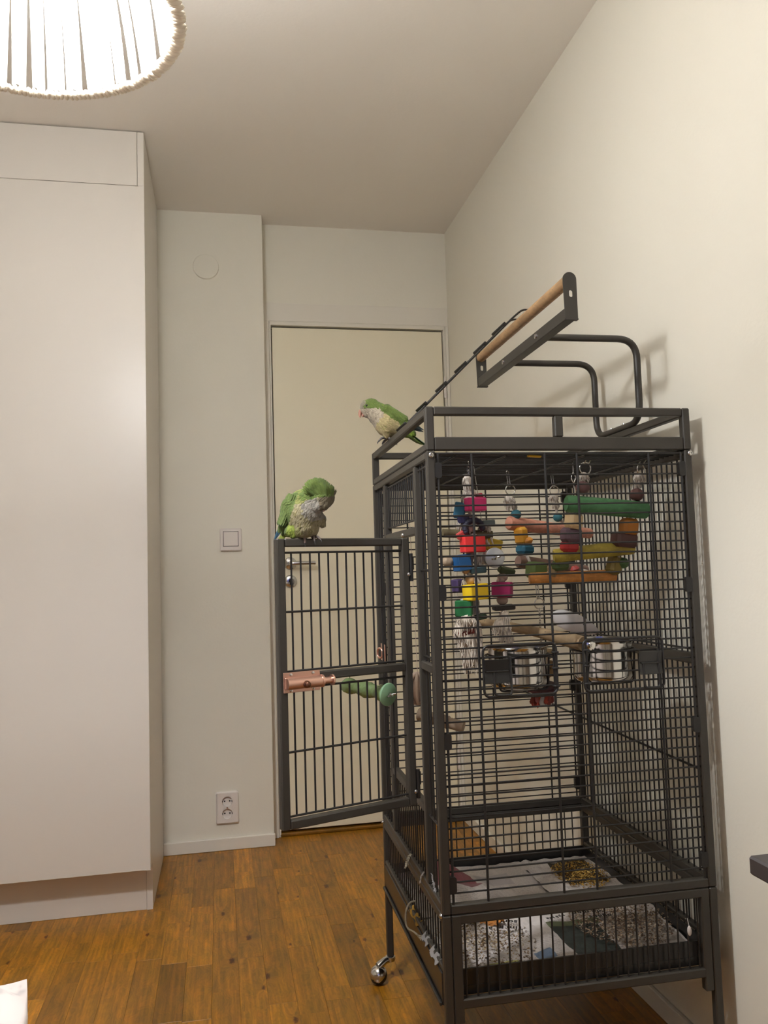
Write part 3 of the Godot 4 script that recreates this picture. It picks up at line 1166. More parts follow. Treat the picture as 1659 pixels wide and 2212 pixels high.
# ---------------------------------------------------------------- feeder doors (parts of the cage) and bowls
func feeder_door(o: Node3D, c: Vector2, w: float, h: float, plate: Rect2, loop: Rect2, hinge_x: float, bowl: Vector3) -> void:
	var d = Node3D.new()
	d.name = "feeder_door"
	o.add_child(d, true)
	var z = .0045
	var b = mb()
	b.tube(rrect(Vector3(c.x, c.y, z), Vector3.RIGHT, Vector3.UP, w, h, .012), .0026, 8, true)
	obj("door_frame", b, M.wire, d)
	# folded latch plate
	b = mb()
	var pc = plate.get_center()
	var ph = plate.size.y / 2
	b.box(Vector3(pc.x, pc.y + ph / 2, z + .0035), Vector3(plate.size.x, ph, .0022), .0006, Basis(Vector3.RIGHT, .10))
	b.box(Vector3(pc.x, pc.y - ph / 2, z + .0035), Vector3(plate.size.x, ph, .0022), .0006, Basis(Vector3.RIGHT, -.16))
	b.tube([Vector3(plate.position.x + .003, pc.y, z + .0052), Vector3(plate.end.x - .003, pc.y, z + .0052)], .0016, 8)
	obj("latch_plate", b, M.tray, d)
	b = mb()
	b.tube(arc([Vector3(loop.position.x, pc.y, z + .004), Vector3(loop.position.x, loop.position.y, z + .006), Vector3(loop.end.x, loop.position.y, z + .006), Vector3(loop.end.x, plate.end.y + .004, z + .003)], .008), .0024, 8)
	obj("latch_handle", b, M.wire, d)
	b = mb()
	for dy in [-.034, .0, .03]:
		b.tube(rrect(Vector3(hinge_x, c.y + dy, z - .002), Vector3.RIGHT, Vector3.BACK, .0105, .012, .004, 3), .0019, 6, true)
	obj("hinge_loops", b, M.wire, d)
	# ring that carries the bowl
	b = mb()
	b.tube(rrect(Vector3(bowl.x, bowl.y + .064, bowl.z), Vector3.RIGHT, Vector3.BACK, .128, .128, .0639, 10), .0021, 6, true)
	for s in [-1, 1]:
		b.tube([Vector3(bowl.x + s * .045, bowl.y + .064, bowl.z + .046), Vector3(bowl.x + s * .045, bowl.y + .064, 0.0)], .0021, 6)
	b.tube(arc([Vector3(bowl.x - .05, bowl.y + .064, bowl.z + .04), Vector3(bowl.x - .05, bowl.y - .002, bowl.z + .03), Vector3(bowl.x + .05, bowl.y - .002, bowl.z + .03), Vector3(bowl.x + .05, bowl.y + .064, bowl.z + .04)], .01), .0021, 6)
	obj("bowl_ring", b, M.wire, d)

func bowl(at: Vector3, h: float, label: String) -> void:
	var o = thing("food_bowl", label, "bowl", in_cage(at), "steel bowls in the cage front")
	var b = mb()
	var R = .0585
	b.lathe(Transform3D(), [Vector2(0, .0), Vector2(R - .012, .0), Vector2(R - .006, .0015), Vector2(R - .002, .006), Vector2(R, .012), Vector2(R, .0135), Vector2(R, h - .007), Vector2(R + .0002, h - .005), Vector2(R + .0025, h - .001), Vector2(R + .002, h), Vector2(R - .001, h - .0005), Vector2(R - .0015, h - .006), Vector2(R - .0025, .014), Vector2(R - .010, .004), Vector2(0, .003)], 48)
	obj("shell", b, M.steel, o)
	b = mb()
	for k in 60:
		var a = rng.randf() * TAU
		var r = sqrt(rng.randf()) * (R - .008)
		b.col = lit(150 + rng.randf() * 50, 115 + rng.randf() * 40, 60 + rng.randf() * 30)
		b.ell(Vector3(cos(a) * r, .012 + rng.randf() * .014, sin(a) * r), Vector3(.004, .0025, .003), 6, 4, Basis(Vector3.UP, rng.randf() * 6))
	b.coloured = true
	tag(obj("seed", b, vmat(), o), "", "", "", "stuff")

func feeders() -> void:
	bowl(Vector3(.1893, .790, -.071), .082, "steel food bowl in the left feeder of the cage front")
	bowl(Vector3(.3705, .794, -.071), .084, "steel food bowl in the right feeder, under the cuttlebone")

# ---------------------------------------------------------------- toys
func chip(parent: Node, called: String, c: Vector3, s: Vector3, color: Color, rot := Vector3.ZERO, bev := .002) -> MeshInstance3D:
	var b = mb()
	b.box(Vector3.ZERO, s, bev)
	var o = obj(called, b, mat(color.linear_to_srgb(), .55), parent)
	o.transform = Transform3D(Basis.from_euler(rot), c)
	return o

func bead(parent: Node, called: String, c: Vector3, r: Vector3, color: Color, rot := Vector3.ZERO) -> MeshInstance3D:
	var b = mb()
	b.ell(Vector3.ZERO, r, 18, 12)
	var o = obj(called, b, mat(color.linear_to_srgb(), .6), parent)
	o.transform = Transform3D(Basis.from_euler(rot), c)
	return o

# a frayed lump of cotton rope: a soft core under many fine hanging strands
func fray(b: MB, c: Vector3, r: Vector3, n: int) -> void:
	b.ell(c, r * .88, 10, 8)
	for k in n * 3:
		var th = acos(rng.randf_range(-.8, 1.0))
		var ph = rng.randf() * TAU
		var d = Vector3(sin(th) * cos(ph), cos(th), sin(th) * sin(ph))
		var p = c + d * r * .9
		var out = Vector3(d.x, 0, d.z)
		var l = r.y * rng.randf_range(.5, 1.1)
		var q = p + out * r.x * rng.randf_range(.05, .28) - Vector3(0, l * .5, 0)
		var e = q + Vector3(rng.randf_range(-.25, .25) * r.x, -l * .5, rng.randf_range(-.25, .25) * r.x) - out * r.x * .1
		b.tube([p, q, e], [.0010, .0010, .0004], 4)

func ring(b: MB, c: Vector3, R: float, r: float, n := Vector3.BACK) -> void:
	var y = n.normalized()
	var x = y.cross(Vector3.UP).normalized()
	if x.length() < .5: x = Vector3.RIGHT
	b.tube(rrect(c, x, y.cross(x), 2 * R, 2 * R, R * .999, 6), r, 8, true)

func hook(b: MB, top: Vector3, bot: Vector3) -> void:
	# narrow wire clip between a roof wire and a ring
	var u = (top - bot).normalized()
	b.tube(rrect((top + bot) / 2, Vector3.RIGHT.rotated(Vector3.UP, .5), u, .0075, top.distance_to(bot), .0036, 4), .0013, 6, true)

func toys() -> void:
	M.rope = lmat(176, 166, 154, .95)
	var b: MB
	# --- clustered block and rope toy
	var z = -.12
	var o = thing("rope_block_toy", "hanging toy of dyed wooden blocks on frayed white cotton rope, left in the cage", "bird toy", in_cage(Vector3(.12, .83, z)))
	var off = Vector3(.12, .83, z)
	b = mb(off)
	for k in 4:
		var y = 1.249 - .009 * k
		b.tube(rrect(Vector3(.1165, y - .004, z), Vector3.RIGHT if k % 2 else Vector3.BACK, Vector3.UP, .005, .0125, .0024, 3), .0011, 6, true)
	b.tube(rrect(Vector3(.112, 1.214, z), Vector3.RIGHT, Vector3.UP, .008, .018, .0038, 4), .0014, 6, true)
	obj("chain", b, M.steel, o)
	b = mb(off)
	for p in [[.113, 1.207, .011, .018], [.118, 1.184, .016, .014], [.113, 1.168, .012, .012], [.122, 1.128, .016, .010], [.1, 1.122, .012, .012], [.115, 1.112, .011, .011], [.148, 1.115, .012, .012], [.120, 1.093, .009, .010], [.155, 1.088, .009, .012], [.115, 1.057, .010, .010], [.128, 1.047, .008, .010], [.112, 1.026, .010, .008], [.118, 1.006, .014, .010], [.1, 1.000, .010, .010], [.118, .962, .012, .014], [.121, .945, .008, .012], [.097, .962, .008, .008]]:
		fray(b, Vector3(p[0], p[1], z + rng.randf_range(-.008, .008)), Vector3(p[2], p[3], p[2]), 16)
	b.tube([Vector3(.115, 1.19, z), Vector3(.118, 1.1, z), Vector3(.113, 1.0, z), Vector3(.112, .92, z)], .004, 8)
	b.tube([Vector3(.155, 1.11, z), Vector3(.168, 1.06, z), Vector3(.184, 1.02, z), Vector3(.177, .99, z), Vector3(.18, .93, z)], .0035, 8)
	obj("rope", b, M.rope, o)
	b = mb(off)
	for p in [[.098, .925, .020, .018], [.086, .905, .014, .018], [.1, .888, .018, .024], [.118, .905, .013, .026], [.106, .862, .017, .030], [.122, .868, .010, .022], [.102, .838, .009, .014], [.179, .928, .012, .016], [.173, .910, .018, .018], [.182, .893, .012, .014], [.195, .886, .006, .010]]:
		fray(b, Vector3(p[0], p[1], z + rng.randf_range(-.01, .01)), Vector3(p[2], p[3], p[2]), 34)
	obj("tassel", b, lmat(208, 196, 180, .95), o)
	for p in [["block", .124, 1.160, .012, .042, .027, .026, 0, .2, .0, 208, 48, 112],
			["block", .138, 1.170, -.012, .022, .026, .022, 0, .3, .4, 122, 16, 42],
			["block", .096, 1.149, -.004, .023, .033, .024, 0, -.3, -.2, 30, 84, 108],
			["block", .100, 1.131, .006, .019, .017, .02, 0, .4, .2, 30, 30, 62],
			["slat", .152, 1.122, .0, .030, .012, .02, 0, .2, .05, 84, 94, 94],
			["slat", .093, 1.098, .012, .022, .014, .010, 0, .3, .5, 182, 66, 62],
			["block", .1155, 1.078, .014, .047, .033, .028, 0, .12, .02, 205, 42, 42],
			["block", .164, 1.077, -.010, .042, .026, .026, 0, -.3, -.28, 166, 138, 22],
			["block", .0925, 1.041, .010, .031, .033, .027, 0, .25, .10, 22, 78, 128],
			["slat", .125, 1.027, .008, .034, .014, .022, .2, 0, .06, 44, 66, 72],
			["slat", .104, 1.027, .004, .020, .012, .016, .2, 0, .4, 158, 118, 74],
			["block", .087, .995, -.006, .022, .026, .02, 0, .5, .1, 62, 48, 84],
			["block", .1175, .981, .014, .047, .032, .030, 0, .42, .06, 222, 186, 22],
			["block", .0945, .948, .006, .034, .033, .028, 0, -.4, -.02, 20, 94, 48],
			["slat", .124, .929, .002, .036, .010, .016, .1, 0, .12, 48, 70, 50],
			["slat", .094, .900, .012, .036, .011, .014, .1, 0, .22, 98, 32, 20],
			["slat", .190, 1.022, .0, .034, .014, .018, .3, 0, -.25, 50, 60, 28],
			["block", .176, .984, .010, .040, .031, .030, 0, -.5, -.03, 134, 16, 70],
			["slat", .1795, .947, .004, .046, .010, .020, .1, .1, .03, 38, 30, 24]]:
		chip(o, p[0], Vector3(p[1], p[2], z + p[3]) - off, Vector3(p[4], p[5], p[6]), lit(p[10], p[11], p[12]), Vector3(p[7], p[8], p[9]))
	b = mb(off)
	for k in 14:
		var a = PI * (.02 + 1.1 * k / 13)
		b.ell(Vector3(.119 + .0185 * cos(a), 1.110 + .017 * sin(a), z + .014), Vector3(.0065, .0065, .008), 8, 6)
	obj("wooden_ring", b, lmat(30, 28, 46, .6), o)
	b = mb(off)
	b.tube([Vector3(.058, 1.103, z - .004), Vector3(.163, 1.097, z - .004)], .009, 14)
	obj("cross_stick", b, lmat(80, 70, 46, .7), o)
	for p in [[.0665, 1.044, -.002, .013, 152, 132, 108], [.181, 1.009, .0, .011, 152, 130, 116], [.1755, 1.001, .004, .009, 150, 126, 112], [.1785, .962, 0, .012, 160, 138, 122], [.110, 1.005, .004, .011, 176, 140, 96]]:
		bead(o, "bead", Vector3(p[0], p[1], z + p[2]) - off, Vector3(p[3], p[3] * .85, p[3]), lit(p[4], p[5], p[6]))
	# --- silver and green foraging rolls on bolts
	foraging("silver", Vector3(.1525, 1.049, -.078), Vector3(.152, 1.051, -.17), CT, .0195, "silver foil foraging roll with end disc and wing nut, beside the red block", lmat(196, 194, 196, .3, .7), lmat(170, 172, 174, .32, .5))
	foraging("green", Vector3(-.071, .787, -.094), Vector3(-.146, .797, -.2), CT, .0215, "green crinkled foraging roll with end disc and wing nut, on the open cage door", lmat(112, 134, 88, .22), lmat(116, 150, 116, .5))
	hammock()
	# --- branch perch
	o = thing("branch_perch", "tapered pale wooden perch with a ridged end, above the left bowl", "perch", in_cage(Vector3(.31, .874, -.035)))
	off = Vector3(.31, .874, -.035)
	b = mb(off)
	var A = Vector3(.192, .9055, -.333)
	var B = Vector3(.3125, .8735, -.030)
	var pts = []
	var rad = []
	for k in 41:
		var t = k / 40.0
		pts.append(A.lerp(B, t) + Vector3(0, .004 * sin(PI * t), 0))
		var r = .0085 + .005 * t + .0008 * sin(t * 9)
		if t > .8:
			r += .0012 * sin(t * 260)
		rad.append(r)
	b.tube(pts, rad, 16)
	var wood = mat(Color.WHITE, .65)
	wood.albedo_texture = dowel_tex()
	wood.albedo_color = rgb(196, 222, 250)
	obj("branch", b, wood, o)
	b = mb(off)
	b.tube([B, Vector3(.3165, .8725, .004)], .003, 8)
	b.lathe(along(B + Vector3(.003, 0, .024), B + Vector3(.0036, 0, .030)), [Vector2(.011, 0), Vector2(.011, .002), Vector2(.006, .004), Vector2(.006, .008), Vector2(0, .009)], 18)
	obj("bolt", b, M.steel, o)
	# --- cuttlebone on the back bars
	o = thing("cuttlebone", "long white oval cuttlebone tilted above the right bowl", "cuttlebone", in_cage(Vector3(.551, .872, -.585)))
	o.transform = CT * Transform3D(Basis(Vector3.BACK, -.40) * Basis(Vector3.UP, -.25), Vector3(.455, .888, -.40))
	b = mb()
	b.ell(Vector3.ZERO, Vector3(.060, .0235, .010), 40, 20)
	for k in b.V.size():
		var v = b.V[k]
		v.y *= 1.0 - .22 * v.x / .06
		b.V[k] = v
	obj("shell", b, mat(rgb(226, 224, 222), .55), o)
	b = mb()
	b.tube([Vector3(.02, .0, -.012), Vector3(.02, .004, .0105)], .002, 6)
	b.box(Vector3(.02, 0, -.012), Vector3(.03, .008, .003), .001)
	b.tube(arc([Vector3(.02, 0, -.012), Vector3(.02, -.01, -.08), Vector3(.05, -.03, -.16)], .02), .0018, 6)
	obj("clip", b, M.wire, o)
	# --- chain with shredding toy under the left bowl
	o = thing("shredding_toy", "chain toy of brown chips with maroon and red paper shreds, hanging behind the left bowl", "bird toy", in_cage(Vector3(.295, .737, -.22)))
	off = Vector3(.295, .737, -.22)
	b = mb(off)
	hook(b, Vector3(.2925, .9885, -.22), Vector3(.295, .958, -.22))
	ring(b, Vector3(.297, .947, -.22), .0115, .0012)
	var n = 16
	for k in n:
		var y = .934 - .0052 * k
		b.tube(rrect(Vector3(.2965, y, -.22), Vector3.RIGHT if k % 2 else Vector3.BACK, Vector3.UP, .0036, .0072, .0017, 3), .0007, 5, true)
	b.tube([Vector3(.2965, .853, -.22), Vector3(.299, .742, -.22)], .0012, 6)
	obj("chain", b, M.steel, o)
	for p in [["chip", .306, .836, .030, .018, .026, 140, 118, 84, .2], ["chip", .309, .816, .034, .016, .03, 126, 98, 62, -.2], ["chip", .305, .797, .030, .018, .028, 132, 106, 66, .3], ["chip", .297, .767, .060, .013, .04, 62, 28, 34, .06], ["chip", .294, .757, .052, .009, .04, 78, 36, 44, -.05]]:
		chip(o, p[0], Vector3(p[1], p[2], -.22) - off, Vector3(p[3], p[4], p[5]), lit(p[6], p[7], p[8]), Vector3(.1, .5, p[9]))
	b = mb(off)
	b.coloured = true
	for k in 60:
		var p = Vector3(.296 + rng.randf_range(-.022, .022), .752, -.22 + rng.randf_range(-.015, .015))
		var q = p + Vector3(rng.randf_range(-.012, .012), rng.randf_range(-.032, -.012), rng.randf_range(-.01, .01))
		var c = [lit(165, 70, 48), lit(178, 172, 164), lit(120, 60, 50), lit(180, 176, 170)][rng.randi() % 4]
		b.feather(p, q, .009, Vector3(rng.randf_range(-.5, .5), .2, 1), c, .9)
	obj("paper_shreds", b, vmat(.8), o)
	# --- rope perch stub and rope ball by the door side
	o = thing("rope_perch", "stub of beige spiral rope perch, low behind the front left post", "perch", in_cage(Vector3(.018, .724, -.205)))
	off = Vector3(.018, .724, -.205)
	b = mb(off)
	A = Vector3(.012, .727, -.205)
	B = Vector3(.094, .704, -.15)
	pts = []
	rad = []
	for k in 45:
		var t = k / 44.0
		pts.append(A.lerp(B, t))
		rad.append((.0125 if t < .74 else .0115) + (.0018 * sin(t * 60) if t < .74 else 0.0))
	b.tube(pts, rad, 16)
	obj("rope", b, lmat(150, 132, 112, .9), o)
	b = mb(off)
	for k in 3:
		fray(b, Vector3(.05 - .014 * k, .722 + .003 * k, -.172 - .01 * k), Vector3(.010, .006, .010), 12)
	obj("frayed_end", b, lmat(160, 144, 126, .95), o)
	o = thing("rope_ball", "beige knotted rope ball just inside the cage behind the door hinge side", "bird toy", in_cage(Vector3(.034, .766, -.30)))
	b = mb()
	b.ell(Vector3.ZERO, Vector3(.022, .032, .022), 18, 12)
	for k in 5:
		b.tube(rrect(Vector3.ZERO, Vector3.RIGHT.rotated(Vector3.UP, k * .63), Vector3.UP, .046, .066, .0228, 6), .004, 6, true)
	b.tube([Vector3(0, .03, 0), Vector3(-.008, .46, 0), Vector3(-.012, .483, 0)], .0007, 5)
	obj("rope", b, lmat(172, 152, 136, .95), o)
	# --- small things on the roof grid
	o = thing("wire_hook", "thin steel wire hook with a drop-shaped loop, hanging left of the green dowel", "hook", in_cage(Vector3(.338, 1.20, -.1)))
	off = Vector3(.338, 1.20, -.1)
	b = mb(off)
	b.tube([Vector3(.339, 1.2505, -.1), Vector3(.3385, 1.224, -.1)], .0014, 6)
	b.tube(arc([Vector3(.3385, 1.2235, -.1), Vector3(.3325, 1.213, -.1), Vector3(.3385, 1.200, -.1), Vector3(.3445, 1.213, -.1), Vector3(.3385, 1.2235, -.1)], .005), .0012, 6)
	b.tube([Vector3(.3385, 1.201, -.1), Vector3(.3395, 1.178, -.1)], .0008, 5)
	obj("wire", b, M.steel, o)
	var clip = chip(self, "plastic_clip", Vector3.ZERO, Vector3(.028, .004, .008), lit(205, 160, 30), Vector3.ZERO, .001)
	clip.transform = CT * Transform3D(Basis(Vector3.BACK, -.06), Vector3(.226, 1.2475, -.027))
	tag(clip, "small yellow plastic clip lying across the roof bars", "clip")

func foraging(kind: String, disc_c: Vector3, tail: Vector3, X: Transform3D, R: float, label: String, skin: Material, dm: Material) -> void:
	var o = thing("foraging_toy", label, "bird toy", X * Transform3D(Basis(), disc_c))
	var ax = (tail - disc_c).normalized()
	var l = disc_c.distance_to(tail)
	var b = mb(disc_c)
	var prof = []
	for k in 41:
		var t = k / 40.0
		var r = R * (.72 - .10 * t) * (1.0 + .16 * sin(t * TAU * 2.6 + .5))
		if t > .9: r *= sqrt(maxf(0.0, 1.0 - pow((t - .9) / .1, 2)))
		prof.append(Vector2(r, .003 + l * t))
	b.lathe(along(disc_c, tail), prof, 24)
	var n = FastNoiseLite.new()
	n.seed = 12
	n.frequency = 130.0
	for k in b.V.size():
		var d = n.get_noise_3dv(b.V[k])
		b.V[k] += b.N[k] * d * .0022
		b.N[k] = (b.N[k] + Vector3(n.get_noise_3dv(b.V[k] * 1.7), n.get_noise_3dv(b.V[k] * 1.7 + Vector3.ONE), d) * .55).normalized()
	obj("roll", b, skin, o)
	b = mb(disc_c)
	var Td = along(disc_c + ax * .004, disc_c - ax * .001)
	b.lathe(Td, [Vector2(0, 0), Vector2(R, .0), Vector2(R + .001, .0012), Vector2(R + .001, .0040), Vector2(R, .0052), Vector2(0, .0052)], 40)
	obj("disc", b, dm, o)
	b = mb(disc_c)
	var f = disc_c - ax * .002
	b.lathe(along(f, f - ax), [Vector2(.0042, 0), Vector2(.0042, .004), Vector2(.002, .0045), Vector2(.002, .010), Vector2(0, .0102)], 12)
	for s in [-1, 1]:
		var side = Vector3(.9 * s, .28 * s, .2).normalized()
		b.tube([f - ax * .003, f - ax * .0045 + side * .006, f - ax * .006 + side * .0095], [.0016, .0024, .0018], 8)
	obj("wing_nut", b, M.steel, o)
	if kind == "green":
		b = mb(disc_c)
		b.tube([tail - ax * .02 + Vector3(0, .008, 0), tail - ax * .012 + Vector3(.002, .036, .02), tail + Vector3(.006, .033, .055)], .0009, 5)
		obj("tie", b, M.steel, o)
	else:
		b = mb(disc_c)
		b.tube([tail - ax * .03 + Vector3(0, .012, 0), Vector3(.14, 1.15, -.125), Vector3(.128, 1.2505, -.122)], .0009, 5)
		obj("tie", b, M.steel, o)

func rung(o: Node3D, a: Vector3, c: Vector3, ra: float, rc: float, color: Color) -> void:
	var b = mb()
	var e = (c - a).normalized()
	b.tube([a, a + e * .0015, a + e * .004, c - e * .004, c - e * .0015, c], [ra * .8, ra * .93, ra, rc, rc * .93, rc * .8], 22)
	var m = mat(color.linear_to_srgb(), .55)
	m.albedo_texture = M.worn
	obj("dowel", b, m, o)

func hammock() -> void:
	# bridge of dyed dowels strung on two ropes, slung from four rings under the roof
	M.worn = worn_tex()
	var o = thing("hammock_bridge", "slung swing bridge of five thick dyed dowels joined by wooden blocks, right in the cage", "bird toy", CT)
	rung(o, Vector3(.3285, 1.160, -.122), Vector3(.511, 1.142, -.118), .0185, .0185, lit(62, 104, 66, 2.1))
	rung(o, Vector3(.316, 1.0505, -.172), Vector3(.487, 1.0655, -.140), .0150, .0165, lit(142, 126, 48, 2.1))
	rung(o, Vector3(.277, 1.002, -.222), Vector3(.466, 1.003, -.190), .0140, .0145, lit(172, 116, 56, 2.1))
	rung(o, Vector3(.266, 1.042, -.260), Vector3(.460, 1.017, -.330), .0145, .0120, lit(112, 88, 76, 2.0))
	rung(o, Vector3(.255, 1.1305, -.280), Vector3(.498, 1.106, -.380), .0165, .0125, lit(190, 118, 98, 2.2))
	for p in [["block", .3485, 1.123, -.132, .034, .034, .032, 0, .2, -.14, 190, 164, 122],
			["block", .3455, 1.094, -.143, .040, .032, .036, 0, .2, -.08, 92, 70, 78],
			["block", .3445, 1.070, -.152, .036, .024, .032, 0, .2, -.05, 164, 42, 40],
			["block", .338, 1.030, -.192, .036, .022, .030, 0, .2, .10, 72, 92, 48],
			["block", .3235, 1.019, -.204, .016, .03, .024, 0, .2, .2, 150, 128, 88],
			["block", .473, 1.108, -.130, .036, .036, .032, 0, .1, -.16, 168, 106, 36],
			["block", .463, 1.080, -.136, .050, .032, .040, 0, .1, -.12, 84, 56, 50],
			["block", .4525, 1.027, -.166, .028, .040, .032, 0, .1, -.3, 122, 104, 46],
			["block", .468, 1.031, -.160, .024, .022, .028, 0, .1, -.3, 66, 92, 48],
			["block", .2805, 1.100, -.272, .026, .040, .03, 0, .3, .12, 198, 142, 42],
			["block", .2925, 1.088, -.266, .024, .016, .024, 0, .3, .3, 196, 130, 48],
			["block", .2865, 1.0685, -.268, .036, .022, .034, 0, .3, -.05, 38, 94, 116],
			["block", .300, 1.021, -.238, .044, .036, .034, 0, .3, -.12, 96, 116, 62],
			["block", .4055, 1.021, -.270, .022, .014, .02, 0, .3, .3, 150, 60, 56]]:
		chip(o, p[0], Vector3(p[1], p[2], p[3]), Vector3(p[4], p[5], p[6]), lit(p[10], p[11], p[12]), Vector3(p[7], p[8], p[9]), .0065)
	for p in [[.367, 1.1935, -.12, .0152, 104, 74, 72], [.490, 1.1765, -.12, .0152, 98, 66, 62], [.273, 1.1495, -.28, .0122, 44, 98, 110], [.403, 1.1455, -.35, .0115, 48, 104, 114]]:
		bead(o, "bead", Vector3(p[0], p[1], p[2]), Vector3(p[3], p[3] * .92, p[3]), lit(p[4], p[5], p[6]))
	var b = mb()
	for p in [[.258, 1.184, -.28, .012, .012], [.263, 1.172, -.28, .012, .010], [.394, 1.193, -.35, .012, .011], [.398, 1.180, -.35, .009, .010], [.371, 1.217, -.12, .011, .010], [.497, 1.214, -.12, .012, .011], [.494, 1.200, -.12, .008, .010]]:
		fray(b, Vector3(p[0], p[1], p[2]), Vector3(p[3], p[4], p[3]), 18)
	b.tube([Vector3(.26, 1.197, -.28), Vector3(.273, 1.15, -.28), Vector3(.275, 1.13, -.283), Vector3(.282, 1.08, -.27), Vector3(.292, 1.03, -.245), Vector3(.305, 1.0, -.222), Vector3(.332, 1.03, -.195), Vector3(.345, 1.055, -.165), Vector3(.348, 1.11, -.14), Vector3(.36, 1.16, -.122), Vector3(.372, 1.226, -.12)], .0035, 8)
	b.tube([Vector3(.395, 1.2, -.35), Vector3(.403, 1.145, -.35), Vector3(.44, 1.112, -.355), Vector3(.44, 1.02, -.32), Vector3(.442, 1.003, -.195), Vector3(.455, 1.03, -.165), Vector3(.465, 1.08, -.135), Vector3(.478, 1.14, -.12), Vector3(.497, 1.222, -.12)], .0035, 8)
	obj("rope", b, M.rope, o)
	b = mb()
	ring(b, Vector3(.262, 1.206, -.28), .0115, .0013)
	ring(b, Vector3(.397, 1.210, -.35), .0115, .0013)
	ring(b, Vector3(.375, 1.2345, -.12), .0125, .0014)
	ring(b, Vector3(.503, 1.231, -.12), .0125, .0014, Vector3(.5, 0, 1))
	hook(b, Vector3(.2565, 1.2505, -.28), Vector3(.260, 1.214, -.28))
	hook(b, Vector3(.392, 1.2505, -.35), Vector3(.396, 1.218, -.35))
	for x in [.371, .381, .497, .508]:
		b.tube([Vector3(x, 1.2415, -.12), Vector3(x + .002, 1.2525, -.105)], .0014, 6)
	obj("hanging_hardware", b, M.steel, o)

func worn_tex() -> ImageTexture:
	var im = Image.create(128, 128, false, Image.FORMAT_RGB8)
	var n = FastNoiseLite.new()
	n.seed = 21
	n.frequency = .035
	for y in 128:
		for x in 128:
			var v = .88 + .16 * n.get_noise_2d(x, y * .5)
			if n.get_noise_2d(x * 2.0 + 300, y * 2.0) > .34: v += .08
			im.set_pixel(x, y, Color(clampf(v, 0, 1), clampf(v, 0, 1), clampf(v, 0, 1)))
	return ImageTexture.create_from_image(im)

# ---------------------------------------------------------------- what lies in the tray
func print_tex(sd: int, base: Color, patches: Array) -> ImageTexture:
	var im = Image.create(256, 256, false, Image.FORMAT_RGB8)
	im.fill(base)
	var r = RandomNumberGenerator.new()
	r.seed = sd
	var ink = Color(.42, .40, .39)
	for c in 4:
		for l in 52:
			var y = 4 + l * 5
			var x = 6 + c * 63
			while x < 58 + c * 63:
				var w = r.randi_range(3, 9)
				im.fill_rect(Rect2i(x, y, mini(w, 60 + c * 63 - x), 2), base.lerp(ink, r.randf_range(.12, .34)))
				x += w + 2
	for p in patches:
		im.fill_rect(p[0], p[1])
	return ImageTexture.create_from_image(im)

func sheet(label: String, x0: float, z0: float, x1: float, z1: float, y: float, yaw: float, hf: Callable, tex: Texture2D) -> Node3D:
	var c = Vector3((x0 + x1) / 2, y, (z0 + z1) / 2)
	var o = thing("newspaper_sheet", label, "newspaper", CT * Transform3D(Basis(Vector3.UP, yaw), c), "newspaper lining the tray")
	var b = mb()
	var nx = 26
	var nz = 26
	var w = x1 - x0
	var l = z1 - z0
	var P = func(i: int, k: int) -> Vector3:
		var u = float(i) / nx
		var v = float(k) / nz
		return Vector3((u - .5) * w, hf.call(u, v), (v - .5) * l)
	for i in nx:
		for k in nz:
			var q = [P.call(i, k), P.call(i + 1, k), P.call(i + 1, k + 1), P.call(i, k + 1)]
			var nn = (q[1] - q[0]).cross(q[3] - q[0]).normalized()
			if nn.y < 0: nn = -nn
			for s in [0.0, -.0004]:
				var d = Vector3(0, s, 0)
				b.quad(q[0] + d, q[1] + d, q[2] + d, q[3] + d, nn if s == 0.0 else -nn, Rect2(float(i) / nx, float(k) / nz, 1.0 / nx, 1.0 / nz))
	# smooth the normals of the top side
	var m = mat(Color.WHITE, .85)
	m.albedo_texture = tex
	obj("paper", b, m, o)
	return o

func headline(o: Node3D, text: String, at: Vector3, size: float, rot: float) -> void:
	var t = TextMesh.new()
	var f = SystemFont.new()
	f.font_names = PackedStringArray(["Droid Sans"])
	f.font_weight = 700
	t.font = f
	t.text = text
	t.font_size = 32
	t.pixel_size = size / 32.0
	t.depth = .0004
	var n = obj("printed_words", t, M.gap, o)
	n.transform = Transform3D(Basis(Vector3.UP, rot) * Basis(Vector3.RIGHT, -PI / 2), at)

